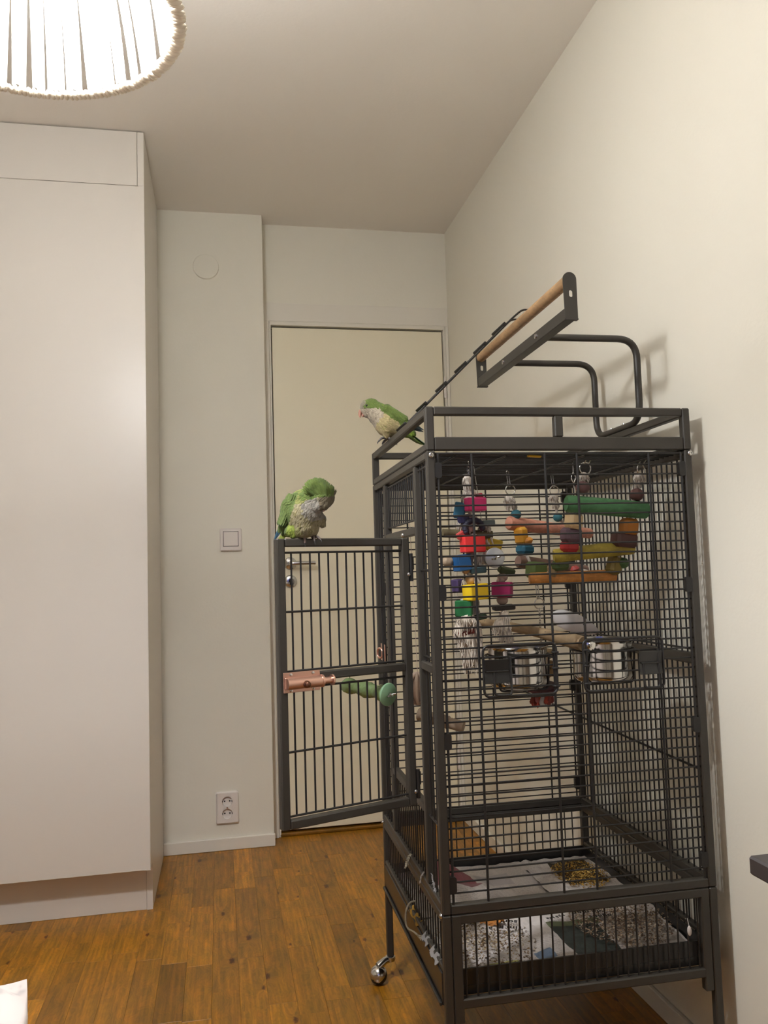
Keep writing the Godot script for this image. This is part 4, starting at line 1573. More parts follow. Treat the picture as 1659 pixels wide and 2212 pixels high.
func tray_litter() -> void:
	var y = .2605
	var paper = Color(.80, .765, .74)
	var nz = FastNoiseLite.new()
	nz.seed = 3
	nz.frequency = 1.6
	# back left, humped up, with a dark red picture
	var pt = print_tex(1, paper, [[Rect2i(40, 90, 90, 70), Color(.56, .34, .35)], [Rect2i(20, 150, 120, 10), Color(.55, .40, .40)], [Rect2i(140, 70, 70, 60), Color(.70, .67, .66)], [Rect2i(0, 0, 120, 50), Color(.74, .64, .64)]])
	sheet("grey newspaper humped up at the back left of the tray, dark red picture on it",   .022, -.592, .352, -.312, y, .0, func(u, v): return .004 + .062 * exp(-pow((u - .27) / .20, 2) - pow((v - .42) / .25, 2)) + .022 * exp(-pow((u - .55) / .08, 2) - pow((v - .75) / .2, 2)) + .005 * nz.get_noise_2d(u * 3, v * 3), pt)
	pt = print_tex(2, paper, [[Rect2i(90, 30, 140, 150), Color(.26, .23, .18)]])
	sheet("newspaper at the back right of the tray under yellow seed husks", .346, -.588, .530, -.314, y, -.02, func(u, v): return .006 + .006 * nz.get_noise_2d(u * 3 + 7, v * 3) + .008 * v, pt)
	pt = print_tex(3, Color(.84, .81, .79), [[Rect2i(0, 0, 120, 120), Color(.80, .77, .75)], [Rect2i(112, 0, 140, 150), Color(.86, .83, .81)], [Rect2i(70, 222, 80, 22), Color(.70, .69, .42)], [Rect2i(180, 212, 36, 34), Color(.46, .53, .62)], [Rect2i(130, 2, 40, 50), Color(.62, .60, .58)]])
	var c1 = sheet("newspaper at the front left of the tray with bold headline, yellow and blue print", .022, -.305, .268, -.03, y, .05, func(u, v): return .010 + .008 * exp(-pow((v - .35) / .1, 2)) + .006 * nz.get_noise_2d(u * 3 + 2, v * 3 + 8) + .010 * exp(-pow((u - .9) / .2, 2)), pt)
	headline(c1, "Tim K", Vector3(.040, .0262, -.002), .019, PI - .42)
	headline(c1, "som", Vector3(.046, .0275, -.028), .019, PI - .42)
	headline(c1, "är", Vector3(-.004, .0262, -.012), .017, PI - .2)
	pt = print_tex(4, Color(.84, .81, .79), [[Rect2i(0, 110, 110, 146), Color(.24, .26, .24)], [Rect2i(0, 98, 118, 14), Color(.42, .44, .32)], [Rect2i(40, 0, 60, 26), Color(.60, .34, .32)], [Rect2i(140, 0, 40, 14), Color(.28, .34, .50)], [Rect2i(120, 96, 130, 140), Color(.66, .62, .58)], [Rect2i(0, 28, 250, 54), Color(.84, .81, .79)]])
	var c2 = sheet("newspaper at the front right of the tray with headline and dark green picture", .272, -.31, .528, -.03, y, -.03, func(u, v): return .006 + .010 * exp(-pow((v - .30) / .12, 2)) + .005 * nz.get_noise_2d(u * 3 + 5, v * 3 + 1), pt)
	headline(c2, "de mor", Vector3(-.030, .0235, -.040), .018, PI - .06)
	headline(c2, "agnes", Vector3(-.010, .0225, -.016), .018, PI - .06)
	headline(c2, "t på bra", Vector3(-.105, .0235, -.030), .012, PI + .2)
	# seed husks and droppings
	for q in [["seed_husks", "yellow brown seed husks scattered on the back right newspaper", 1500, .455, -.44, .055, .075, [[176, 138, 58], [150, 112, 40], [190, 160, 90], [120, 86, 30]]],
			["seed_hulls", "grey brown seed hulls spread over the front right newspaper", 3000, .425, -.17, .085, .105, [[150, 128, 104], [112, 90, 70], [176, 160, 138], [90, 66, 48]]],
			["seed_crumbs", "brown crumbs and seed hulls scattered on the front left newspaper", 1500, .12, -.15, .085, .105, [[122, 96, 62], [160, 140, 110], [92, 68, 44], [180, 168, 148]]]]:
		var mm = MultiMesh.new()
		mm.transform_format = MultiMesh.TRANSFORM_3D
		mm.use_colors = true
		var b = mb()
		b.feather(Vector3(-.0024, 0, 0), Vector3(.0024, 0, 0), .0030, Vector3.UP, Color.WHITE, .8)
		mm.mesh = b.mesh()
		mm.instance_count = q[2]
		for k in q[2]:
			var a = rng.randf() * TAU
			var r = pow(rng.randf(), .7)
			var p = Vector3(q[3] + cos(a) * r * q[5] * 1.2, y + .0145 + rng.randf() * .007, q[4] + sin(a) * r * q[6] * 1.2)
			p.x = clampf(p.x, .025, .525)
			p.z = clampf(p.z, -.585, -.035)
			var s = rng.randf_range(.5, 1.25)
			mm.set_instance_transform(k, Transform3D(Basis.from_euler(Vector3(rng.randf_range(-.7, .7), rng.randf() * TAU, rng.randf_range(-.7, .7))).scaled(Vector3(s, s, s)), p))
			var cc = q[7][rng.randi() % 4]
			mm.set_instance_color(k, lit(cc[0], cc[1], cc[2]))
		var mi = MultiMeshInstance3D.new()
		mi.multimesh = mm
		mi.material_override = vmat(.8)
		mi.name = q[0]
		mi.transform = CT
		add_child(mi)
		tag(mi, q[1], "seed husks", "", "stuff")
	# orange peel and a green fruit
	var b = mb()
	for k in 12:
		for j in 6:
			var f = func(i, l): return Vector3(cos(i * .26 + .3) * (.022 - .002 * l), .010 + .010 * sin(i * .26) + .004 * sin(l * 1.5), (l - 3) * .006 + .004 * sin(i))
			var n = Vector3(0, 1, .2).normalized()
			b.quad(f.call(k, j), f.call(k + 1, j), f.call(k + 1, j + 1), f.call(k, j + 1), n)
			b.quad(f.call(k, j) - n * .002, f.call(k + 1, j) - n * .002, f.call(k + 1, j + 1) - n * .002, f.call(k, j + 1) - n * .002, -n)
	var pl = obj("orange_peel", b, lmat(196, 128, 58, .6))
	pl.transform = CT * Transform3D(Basis(Vector3.UP, .6), Vector3(.163, y + .012, -.212))
	tag(pl, "curled piece of orange peel in the front left of the tray", "peel")
	b = mb()
	b.ell(Vector3.ZERO, Vector3(.014, .0125, .0125), 20, 12)
	var gr = obj("green_grape", b, lmat(98, 104, 62, .4))
	gr.transform = CT * Transform3D(Basis(), Vector3(.120, y + .028, -.235))
	tag(gr, "dull green round fruit beside the orange peel", "fruit")
	# down feathers and scraps caught on the door side of the stand
	var fl = [[Vector3(.004, .4135, -.286), Vector3(-.010, .385, -.285), .020, "pale down feather with green tip hanging from the stand rail under the cage door", lit(176, 170, 150)],
			[Vector3(.006, .414, -.172), Vector3(-.006, .400, -.158), .013, "small white down feather on the stand rail, nearest the door post", lit(190, 188, 184)],
			[Vector3(.010, .430, -.118), Vector3(.004, .402, -.055), .018, "grey white down feather lying along the stand rail by the front post", lit(170, 168, 168)]]
	for f in fl:
		var a: Vector3 = f[0]
		b = mb(a)
		b.col = f[4]
		var dd = f[1] - a
		b.tube([a, a + dd * .5 + Vector3(-.001, .002, 0), f[1]], [.0006, .0005, .0002], 5)
		for k in 90:
			var t = rng.randf()
			var p = a.lerp(f[1], t) + Vector3(-.001, .002, 0) * sin(PI * t)
			var l = f[2] * rng.randf_range(.25, .55) * (1.0 - .5 * t)
			var u = Vector3(rng.randf_range(-.7, .3), rng.randf_range(-.5, .9), rng.randf_range(-1, 1)).normalized() * .8 + dd.normalized() * .5
			b.tube([p, p + u * l * .6 + Vector3(0, .0006, 0), p + u * l], [.0009, .0007, .0002], 4)
		b.coloured = true
		var n = obj("down_feather", b, vmat(.9))
		n.transform = in_cage(a)
		tag(n, f[3], "feather", "down feathers on the stand")
	for s in [["white paper strip sticking out over the tray front, nearest the front post", Vector3(-.001, .292, -.075), .060, .009, lit(140, 138, 136)], ["crumpled white paper scrap on the tray front, next further back", Vector3(-.001, .291, -.150), .045, .008, lit(126, 124, 122)], ["yellow peel strip lying on the tray front behind the string loop", Vector3(.002, .292, -.262), .085, .010, lit(150, 118, 40)]]:
		b = mb()
		var n = 10
		for k in n:
			var f = func(i, e): return Vector3(-.004 + .009 * e + .002 * sin(i * 2.0), .004 * sin(i * 1.3) + s[3] * (e - .3), (float(i) / n - .5) * s[2])
			var nn = Vector3(-1, .5, .1).normalized()
			b.quad(f.call(k, 0), f.call(k + 1, 0), f.call(k + 1, 1), f.call(k, 1), nn)
			b.quad(f.call(k, 0) - nn * .001, f.call(k + 1, 0) - nn * .001, f.call(k + 1, 1) - nn * .001, f.call(k, 1) - nn * .001, -nn)
		var o = obj("paper_scrap" if s[4].b > .1 else "peel_strip", b, mat((s[4] as Color).linear_to_srgb(), .7))
		o.transform = in_cage(s[1])
		tag(o, s[0], "scrap")
	b = mb()
	var loop = [Vector3(.012, .018, -.05), Vector3(-.008, .022, -.035), Vector3(-.022, .008, -.012), Vector3(-.022, -.018, -.005), Vector3(-.012, -.012, .03), Vector3(-.008, -.012, .052), Vector3(.004, -.01, .064)]
	b.tube(arc(loop, .02), .0021, 7)
	for k in 6:
		b.ell(loop[5] + Vector3(.001 * k, rng.randf_range(-.004, .002), .002 * k), Vector3(.003, .003, .003), 6, 4)
	var sl = obj("string_loop", b, lmat(150, 142, 124, .8))
	sl.transform = in_cage(Vector3(.0, .297, -.235))
	tag(sl, "pale string loop hanging out over the tray front", "string")
	b = mb()
	b.ell(Vector3.ZERO, Vector3(.0042, .0095, .004), 12, 8)
	b.tube([Vector3(0, .008, 0), Vector3(-.001, .022, -.004)], .0006, 5)
	var dr = obj("down_tuft", b, lmat(190, 182, 176, .9))
	dr.transform = in_cage(Vector3(.488, .318, .001))
	tag(dr, "tiny white down tuft on the front bars at the lower right", "feather")

# ---------------------------------------------------------------- ladder
func ladder() -> void:
	var o = thing("cage_ladder", "narrow dark metal ladder sloping from the play top rail up to the wooden dowel", "ladder", in_cage(Vector3(.016, 1.345, -.30)))
	var off = Vector3(.016, 1.345, -.30)
	var A = Vector3(.012, 1.3465, 0)
	var B = Vector3(.283, 1.6085, 0)
	for z in [-.263, -.337]:
		var b = mb(off)
		var zz = Vector3(0, 0, z)
		b.tube(arc([A + zz, B + zz, Vector3(.305, 1.626, z), Vector3(.326, 1.6235, z), Vector3(.332, 1.612, z)], .012), .0023, 8)
		obj("rail", b, M.wire, o)
	for k in 6:
		var p = A.lerp(B, .02 + .178 * k)
		var b = mb(off)
		var u = (B - A).normalized()
		b.box(p + Vector3(-.002, .004, -.30), Vector3(.0065, .0065, .088), .001, Basis(u, Vector3(-u.y, u.x, 0), Vector3.BACK))
		obj("rung", b, M.wire, o)

# ---------------------------------------------------------------- bed and desk
func furniture() -> void:
	ladder()
	var o = thing("bed", "corner of a bed with puffy white quilt, at the lower left edge", "bed", Transform3D(Basis(), Vector3(-2.225, 0, 3.222)))
	var b = mb()
	b.box(Vector3(0, .20, 0), Vector3(1.92, .22, 2.1), .01)
	for x in [-.9, .9]:
		for z in [-.98, .98]:
			b.box(Vector3(x, .05, z), Vector3(.06, .1, .06), .005)
	obj("bed_frame", b, M.trim, o)
	b = mb()
	b.box(Vector3(0, .385, 0), Vector3(1.9, .15, 2.08), .03)
	obj("mattress", b, M.plastic, o)
	# quilt: soft slab with rounded edge, hanging a little over the side
	b = mb()
	var nz = FastNoiseLite.new()
	nz.seed = 8
	nz.frequency = 2.2
	var n = 70
	var hx = 1.005
	var hz = 1.125
	var P = func(i: int, k: int) -> Vector3:
		var u = 2.0 * i / n - 1.0
		var v = 2.0 * k / n - 1.0
		# rounded-rectangle plan, side folded down
		var x = signf(u) * minf(absf(u) * 1.16, 1.0) * hx
		var z = signf(v) * minf(absf(v) * 1.14, 1.0) * hz
		var ex = clampf((absf(u) * 1.16 - .90) / .26, 0, 1)
		var ez = clampf((absf(v) * 1.14 - .90) / .24, 0, 1)
		var drop = 1.0 - sqrt(maxf(0.0, 1.0 - pow(maxf(ex, ez), 2.0)))
		var cr = ex * ez
		x -= signf(u) * cr * .10
		z -= signf(v) * cr * .10
		var puff = .012 * nz.get_noise_2d(x * 2.2, z * 2.2) + .006 * nz.get_noise_2d(x * 7, z * 7)
		return Vector3(x, .50 + puff * (1 - drop) * 2 - .20 * drop, z)
	var grid = []
	for i in n + 1:
		var row = PackedVector3Array()
		for k in n + 1:
			row.append(P.call(i, k))
		grid.append(row)
	var N = func(i: int, k: int) -> Vector3:
		var a = grid[mini(i + 1, n)][k] - grid[maxi(i - 1, 0)][k]
		var c = grid[i][mini(k + 1, n)] - grid[i][maxi(k - 1, 0)]
		var q = c.cross(a).normalized()
		return q if q.length() > .5 else Vector3.UP
	for i in n:
		for k in n:
			var f = func(x, y): return Vector2(float(x) / n, float(y) / n)
			b.tri(grid[i][k], grid[i + 1][k], grid[i + 1][k + 1], N.call(i, k), N.call(i + 1, k), N.call(i + 1, k + 1), f.call(i, k), f.call(i + 1, k), f.call(i + 1, k + 1))
			b.tri(grid[i][k], grid[i + 1][k + 1], grid[i][k + 1], N.call(i, k), N.call(i + 1, k + 1), N.call(i, k + 1), f.call(i, k), f.call(i + 1, k + 1), f.call(i, k + 1))
	var im = Image.create(512, 512, false, Image.FORMAT_RGB8)
	nz.frequency = .045
	for y in 512:
		for x in 512:
			var a = nz.get_noise_2d(x * 1.3 + y * .7, (y - x * .4) * 1.1)
			var c = nz.get_noise_2d(x * .3 + 99, y * .3)
			var g = smoothstep(.22, .42, a) * .13
			im.set_pixel(x, y, Color(.93 - g + .02 * c, .885 - g * .9, .865 - g * .85 - .02 * c))
	var q = mat(Color.WHITE, .9)
	q.albedo_texture = ImageTexture.create_from_image(im)
	obj("quilt", b, q, o)
	o = thing("desk", "dark grey desk top corner jutting in at the right edge", "desk", Transform3D(Basis(), Vector3(-.25, 0, 3.25)))
	b = mb()
	b.box(Vector3(-.0005, .7415, 0), Vector3(.486, .0175, 1.238), .002)
	obj("desk_top", b, lmat(52, 46, 46, .5), o)
	for x in [-.2, .2]:
		for z in [-.55, .55]:
			b = mb()
			b.box(Vector3(x, .366, z), Vector3(.035, .732, .035), .002)
			obj("leg", b, M.iron, o)
	# cable on the wall behind the cage
	b = mb()
	b.tube([Vector3(-.003, .628, .6), Vector3(-.003, .611, 1.176), Vector3(-.003, .605, 1.45), Vector3(-.003, .599, 1.72), Vector3(-.003, .598, 1.78)], .0026, 6)
	var cb = obj("wall_cable", b, M.rubber)
	tag(cb, "thin black cable running along the wall behind the cage", "cable")

# ---------------------------------------------------------------- parakeets
# smooth union of tapered capsules: each is [a, b, ra, rb]
func field(prims: Array, p: Vector3, k: float) -> float:
	var d := 1e9
	for q in prims:
		var a: Vector3 = q[0]
		var ab: Vector3 = (q[1] as Vector3) - a
		var l2: float = ab.length_squared()
		var h: float = clampf((p - a).dot(ab) / l2, 0.0, 1.0) if l2 > 1e-12 else 0.0
		var ra: float = q[2]
		var rb: float = q[3]
		var e: float = (p - a - ab * h).length() - (ra + (rb - ra) * h)
		var m: float = clampf(0.5 + 0.5 * (d - e) / k, 0.0, 1.0)
		d = d + (e - d) * m - k * m * (1.0 - m)
	return d

# surface nets over that field; colour by the callable
func body_mesh(prims: Array, cell: float, k: float, paint: Callable) -> ArrayMesh:
	var lo := Vector3(1e9, 1e9, 1e9)
	var hi := -lo
	for q in prims:
		for e in 2:
			var r: float = q[2 + e] + k
			lo = lo.min((q[e] as Vector3) - Vector3(r, r, r))
			hi = hi.max((q[e] as Vector3) + Vector3(r, r, r))
	var n := Vector3i(((hi - lo) / cell).ceil()) + Vector3i(2, 2, 2)
	var F := PackedFloat32Array()
	F.resize(n.x * n.y * n.z)
	for z in n.z:
		for y in n.y:
			for x in n.x:
				F[x + n.x * (y + n.y * z)] = field(prims, lo + Vector3(x, y, z) * cell, k)
	var id := {}
	var V := PackedVector3Array()
	var sx := 1
	var sy := n.x
	var sz := n.x * n.y
	var corner := PackedInt32Array([0, sx, sy, sx + sy, sz, sx + sz, sy + sz, sx + sy + sz])
	var edges := [[0, 1], [2, 3], [4, 5], [6, 7], [0, 2], [1, 3], [4, 6], [5, 7], [0, 4], [1, 5], [2, 6], [3, 7]]
	for z in n.z - 1:
		for y in n.y - 1:
			for x in n.x - 1:
				var i := x + n.x * (y + n.y * z)
				var mask := 0
				for c in 8:
					if F[i + corner[c]] < 0.0:
						mask |= 1 << c
				if mask == 0 or mask == 255:
					continue
				var s := Vector3.ZERO
				var cnt := 0
				for e in edges:
					var fa: float = F[i + corner[e[0]]]
					var fb: float = F[i + corner[e[1]]]
					if (fa < 0.0) != (fb < 0.0):
						var t: float = fa / (fa - fb)
						var pa := Vector3(e[0] & 1, (e[0] >> 1) & 1, e[0] >> 2)
						var pb := Vector3(e[1] & 1, (e[1] >> 1) & 1, e[1] >> 2)
						s += pa.lerp(pb, t)
						cnt += 1
				id[i] = V.size()
				V.append(lo + (Vector3(x, y, z) + s / cnt) * cell)
	var I := PackedInt32Array()
	for i in id:
		var x: int = i % n.x
		var y: int = (i / n.x) % n.y
		var z: int = i / sz
		for ax in 3:
			var st: int = [sx, sy, sz][ax]
			var b1: int = [sy, sz, sx][ax]
			var b2: int = [sz, sx, sy][ax]
			var f0: float = F[i]
			var f1: float = F[i + st]
			if (f0 < 0.0) == (f1 < 0.0):
				continue
			if not (id.has(i - b1) and id.has(i - b2) and id.has(i - b1 - b2)):
				continue
			I.append_array(PackedInt32Array([id[i], id[i - b1], id[i - b1 - b2], id[i], id[i - b1 - b2], id[i - b2]]))
	var N := PackedVector3Array()
	var C := PackedColorArray()
	var h := cell * .5
	for v in V:
		var g := Vector3(field(prims, v + Vector3(h, 0, 0), k) - field(prims, v - Vector3(h, 0, 0), k), field(prims, v + Vector3(0, h, 0), k) - field(prims, v - Vector3(0, h, 0), k), field(prims, v + Vector3(0, 0, h), k) - field(prims, v - Vector3(0, 0, h), k)).normalized()
		N.append(g)
		C.append(paint.call(v, g))
	for t in range(0, I.size(), 3):
		var a := V[I[t]]
		if (V[I[t + 1]] - a).cross(V[I[t + 2]] - a).dot(N[I[t]]) > 0.0:
			var w := I[t + 1]
			I[t + 1] = I[t + 2]
			I[t + 2] = w
	var arr := []
	arr.resize(Mesh.ARRAY_MAX)
	arr[Mesh.ARRAY_VERTEX] = V
	arr[Mesh.ARRAY_NORMAL] = N
	arr[Mesh.ARRAY_COLOR] = C
	arr[Mesh.ARRAY_INDEX] = I
	var m := ArrayMesh.new()
	m.add_surface_from_arrays(Mesh.PRIMITIVE_TRIANGLES, arr)
	return m

func plumage_mat() -> StandardMaterial3D:
	var m = vmat(.85)
	m.rim_enabled = true
	m.rim = .3
	m.rim_tint = .6
	return m

# cover a body with small overlapping feathers: points on the surface, laid towards "flow"
func clothe(b: MB, src: ArrayMesh, count: int, len: float, wid: float, flow: Callable, lift: float, keep: Callable, sd: int) -> void:
	var a = src.surface_get_arrays(0)
	var V: PackedVector3Array = a[Mesh.ARRAY_VERTEX]
	var N: PackedVector3Array = a[Mesh.ARRAY_NORMAL]
	var C: PackedColorArray = a[Mesh.ARRAY_COLOR]
	var r = RandomNumberGenerator.new()
	r.seed = sd
	for k in count:
		var i = r.randi() % V.size()
		if not keep.call(V[i]):
			continue
		var n = N[i]
		var f: Vector3 = flow.call(V[i])
		f = (f - n * f.dot(n)).normalized()
		var s = r.randf_range(.75, 1.3)
		var v = r.randf_range(.86, 1.08)
		var c = C[i] * v
		c.a = 1.0
		var p = V[i] - f * len * .35 * s
		b.feather(p + n * .0002, p + f * len * s + n * lift * r.randf_range(.5, 1.4), wid * s, n, c, .7)

func toes(o: Node3D, foot: Vector3, dirs: Array, color: Color) -> void:
	var b = mb()
	b.ell(foot + Vector3(0, .003, 0), Vector3(.0045, .004, .0045), 10, 6)
	var cl = mb()
	for d in dirs:
		var mid: Vector3 = foot + d[0]
		var end: Vector3 = foot + d[1]
		b.tube(arc([foot + Vector3(0, .002, 0), mid, end], .006, 4), [.0029, .0028, .0027, .0026, .0026, .0024, .0020], 8)
		var t = (end - mid).normalized()
		cl.tube([end, end + t * .003 + Vector3(0, -.0008, 0), end + t * .0045 + Vector3(0, -.003, 0)], [.0017, .0011, .0002], 6)
	obj("foot", b, mat(color.linear_to_srgb(), .7), o)
	obj("claws", cl, lmat(46, 42, 40, .4), o)

func beak(o: Node3D, at: Vector3, fwd: Vector3, down: Vector3, s: float, color: Color) -> void:
	# hooked upper mandible over a short lower one
	var b = mb()
	var pts = []
	var rad = []
	for k in 10:
		var t = k / 9.0
		var a = t * 1.75
		pts.append(at + fwd * (s * 1.05 * sin(a) * .75) + down * (s * 1.5 * (1 - cos(a)) * .85 + s * .12 * t))
		rad.append(s * (.62 * sqrt(1.0 - t * .96)))
	b.tube(pts, rad, 14)
	obj("beak", b, mat(color.linear_to_srgb(), .45), o)
	b = mb()
	var q = at + down * s * .85 - fwd * s * .15
	b.tube([q, q + down * s * .35 + fwd * s * .25, q + down * s * .62 + fwd * s * .42], [s * .5, s * .42, s * .1], 12)
	obj("lower_beak", b, mat((color * .8).linear_to_srgb(), .5), o)

func parakeet_on_rail() -> void:
	# modelled in tenths of the tracing unit: u right, v down, w towards the room
	var s = 1.127e-4
	var P = func(u: float, v: float, w: float) -> Vector3: return Vector3((u - 761) * s, (1022 - v) * s, w * s)
	var place = CT * Vector3(.002, yt_rail(), -.386)
	var o = thing("parakeet", "green parakeet with grey breast leaning forward on the upper rail of the cage top", "parakeet", Transform3D(Basis(Vector3.UP, YAW), place))
	var nz = FastNoiseLite.new()
	nz.seed = 31
	nz.frequency = 90.0
	var green = lit(94, 112, 48, .98)
	var green2 = lit(72, 86, 40, .98)
	var grey = lit(168, 156, 136, .98)
	var fore = lit(132, 124, 106, .98)
	var belly = lit(168, 153, 110, .98)
	var vent = lit(116, 140, 44, .98)
	var prims = [
		[P.call(345, 335, 15), P.call(415, 320, 0), 158 * s, 160 * s],
		[P.call(415, 330, 0), P.call(560, 470, 0), 150 * s, 218 * s],
		[P.call(560, 480, 0), P.call(760, 650, 0), 215 * s, 292 * s],
		[P.call(760, 650, 0), P.call(1010, 760, 0), 285 * s, 205 * s],
		[P.call(1010, 760, 0), P.call(1230, 925, 0), 200 * s, 95 * s],
		[P.call(262, 385, 18), P.call(330, 440, 12), 62 * s, 95 * s],
		[P.call(735, 420, 190), P.call(1080, 640, 175), 95 * s, 85 * s],
		[P.call(735, 420, -190), P.call(1080, 640, -175), 95 * s, 85 * s],
		[P.call(700, 850, 110), P.call(715, 985, 75), 90 * s, 42 * s],
		[P.call(800, 850, -110), P.call(800, 985, -75), 90 * s, 42 * s],
	]
	var paint = func(p: Vector3, n: Vector3) -> Color:
		var u = p.x / s + 761
		var v = 1022 - p.y / s
		var e = nz.get_noise_3dv(p)
		u += e * 26
		v += nz.get_noise_3dv(p + Vector3(3, 1, 2)) * 26
		var c: Color
		# wing and back above this line
		var wing_y = 400 + maxf(0, u - 560) * .86 if u < 780 else 589 + (u - 780) * .62
		var crown = 352 + (u - 250) * .16
		if u < 600 and v < crown and not (u < 470 and v > 200 and (u - 170) + (v - 160) * .3 < 135):
			c = green
		elif u < 560 and v < 372 and u < 330:
			c = fore
		elif u >= 560 and v < wing_y:
			c = green
		elif u + (v - 450) * .34 < 690 - maxf(0, v - 560) * .55:
			c = grey
			if sin((u * .62 + v * .35) * .075 + e * 3) > .45 and v > 430: c = grey * .74
		elif u > 1000 and v > 640 + (u - 1000) * .4:
			c = vent
		else:
			c = belly
			if e > .25: c = c.lerp(vent, .35)
		c = c * (1.0 + .16 * nz.get_noise_3dv(p * 2.3))
		c.a = 1
		return c
	var m = body_mesh(prims, .0024, 60 * s, paint)
	obj("body", m, plumage_mat(), o)
	var b = mb()
	b.coloured = true
	clothe(b, m, 8000, .0068, .0036, func(p): return Vector3(.75, -.62, 0), .0007, func(p): return p.y > .004, 5)
	tag(obj("plumage", b, plumage_mat(), o), "", "", "", "stuff")
	# wings: rows of long feathers, dark at the tips
	for sd in [1, -1]:
		b = mb()
		b.coloured = true
		for k in 13:
			var t = k / 12.0
			var root = P.call(800 + 190 * t, 470 + 220 * t, sd * (262 - 40 * t))
			var tip = P.call(1300 + 240 * t - 60 * absf(t - .5), 700 + 170 * t + 30 * (1 - t), sd * (95 + 60 * (1 - t)))
			b.feather(root, tip, 62 * s, Vector3(-.3, .55, .75 * sd), green2.lerp(lit(40, 52, 56, .98), smoothstep(.15, .8, t)), .7)
		for k in 12:
			var t = k / 11.0
			var root = P.call(690 + 250 * t, 360 + 250 * t, sd * (262 - 10 * t))
			b.feather(root, P.call(930 + 250 * t, 500 + 215 * t, sd * (262 - 40 * t)), 72 * s, Vector3(-.2, .5, .85 * sd), green * (.92 + .1 * (k % 2)), .75)
		for k in 10:
			var t = k / 9.0
			b.feather(P.call(640 + 260 * t, 320 + 240 * t, sd * (225 + 10 * t)), P.call(800 + 240 * t, 450 + 210 * t, sd * (272 - 20 * t)), 74 * s, Vector3(-.2, .5, .85 * sd), green * (.96 + .1 * ((k + 1) % 2)), .8)
		obj("wing", b, plumage_mat(), o)
	# tail
	b = mb()
	b.coloured = true
	for k in 9:
		var t = k / 8.0 - .5
		b.feather(P.call(1130, 860, t * 90), P.call(1640 - absf(t) * 160, 1235 - absf(t) * 60, t * 190), 74 * s, Vector3(.5, .7, .3 * t), lit(70, 116, 36, .98).lerp(lit(40, 62, 44, .98), absf(t)), .6)
	for k in 7:
		var t = k / 6.0 - .5
		b.feather(P.call(1080, 880, t * 150), P.call(1480 - absf(t) * 120, 1160 - absf(t) * 50, t * 170), 90 * s, Vector3(-.5, -.7, .3), lit(112, 134, 42, .98).lerp(lit(86, 120, 36, .98), absf(t)), .75)
	obj("tail", b, plumage_mat(), o)
	for sd in [1, -1]:
		b = mb()
		b.ell(P.call(318, 322, 15 + sd * 164), Vector3(.0029, .0029, .0018), 14, 8)
		obj("eye", b, lmat(18, 14, 12, .12), o)
	beak(o, P.call(226, 400, 18), Vector3(-1, 0, .1).normalized(), Vector3(.12, -1, 0).normalized(), 92 * s, lit(168, 116, 94, .98))
	var tc = lit(104, 98, 94, .98)
	toes(o, P.call(700, 1015, 70), [[Vector3(-.009, .002, .004), Vector3(-.0165, -.006, .006)], [Vector3(-.010, .002, -.003), Vector3(-.018, -.006, -.004)], [Vector3(.008, .002, .002), Vector3(.013, -.007, .003)]], tc)
	toes(o, P.call(800, 1020, -60), [[Vector3(-.010, .002, .003), Vector3(-.018, -.006, .004)], [Vector3(-.009, .002, -.003), Vector3(-.017, -.006, -.006)], [Vector3(.008, .002, -.002), Vector3(.013, -.007, -.003)]], tc)

func yt_rail() -> float:
	return 1.3415

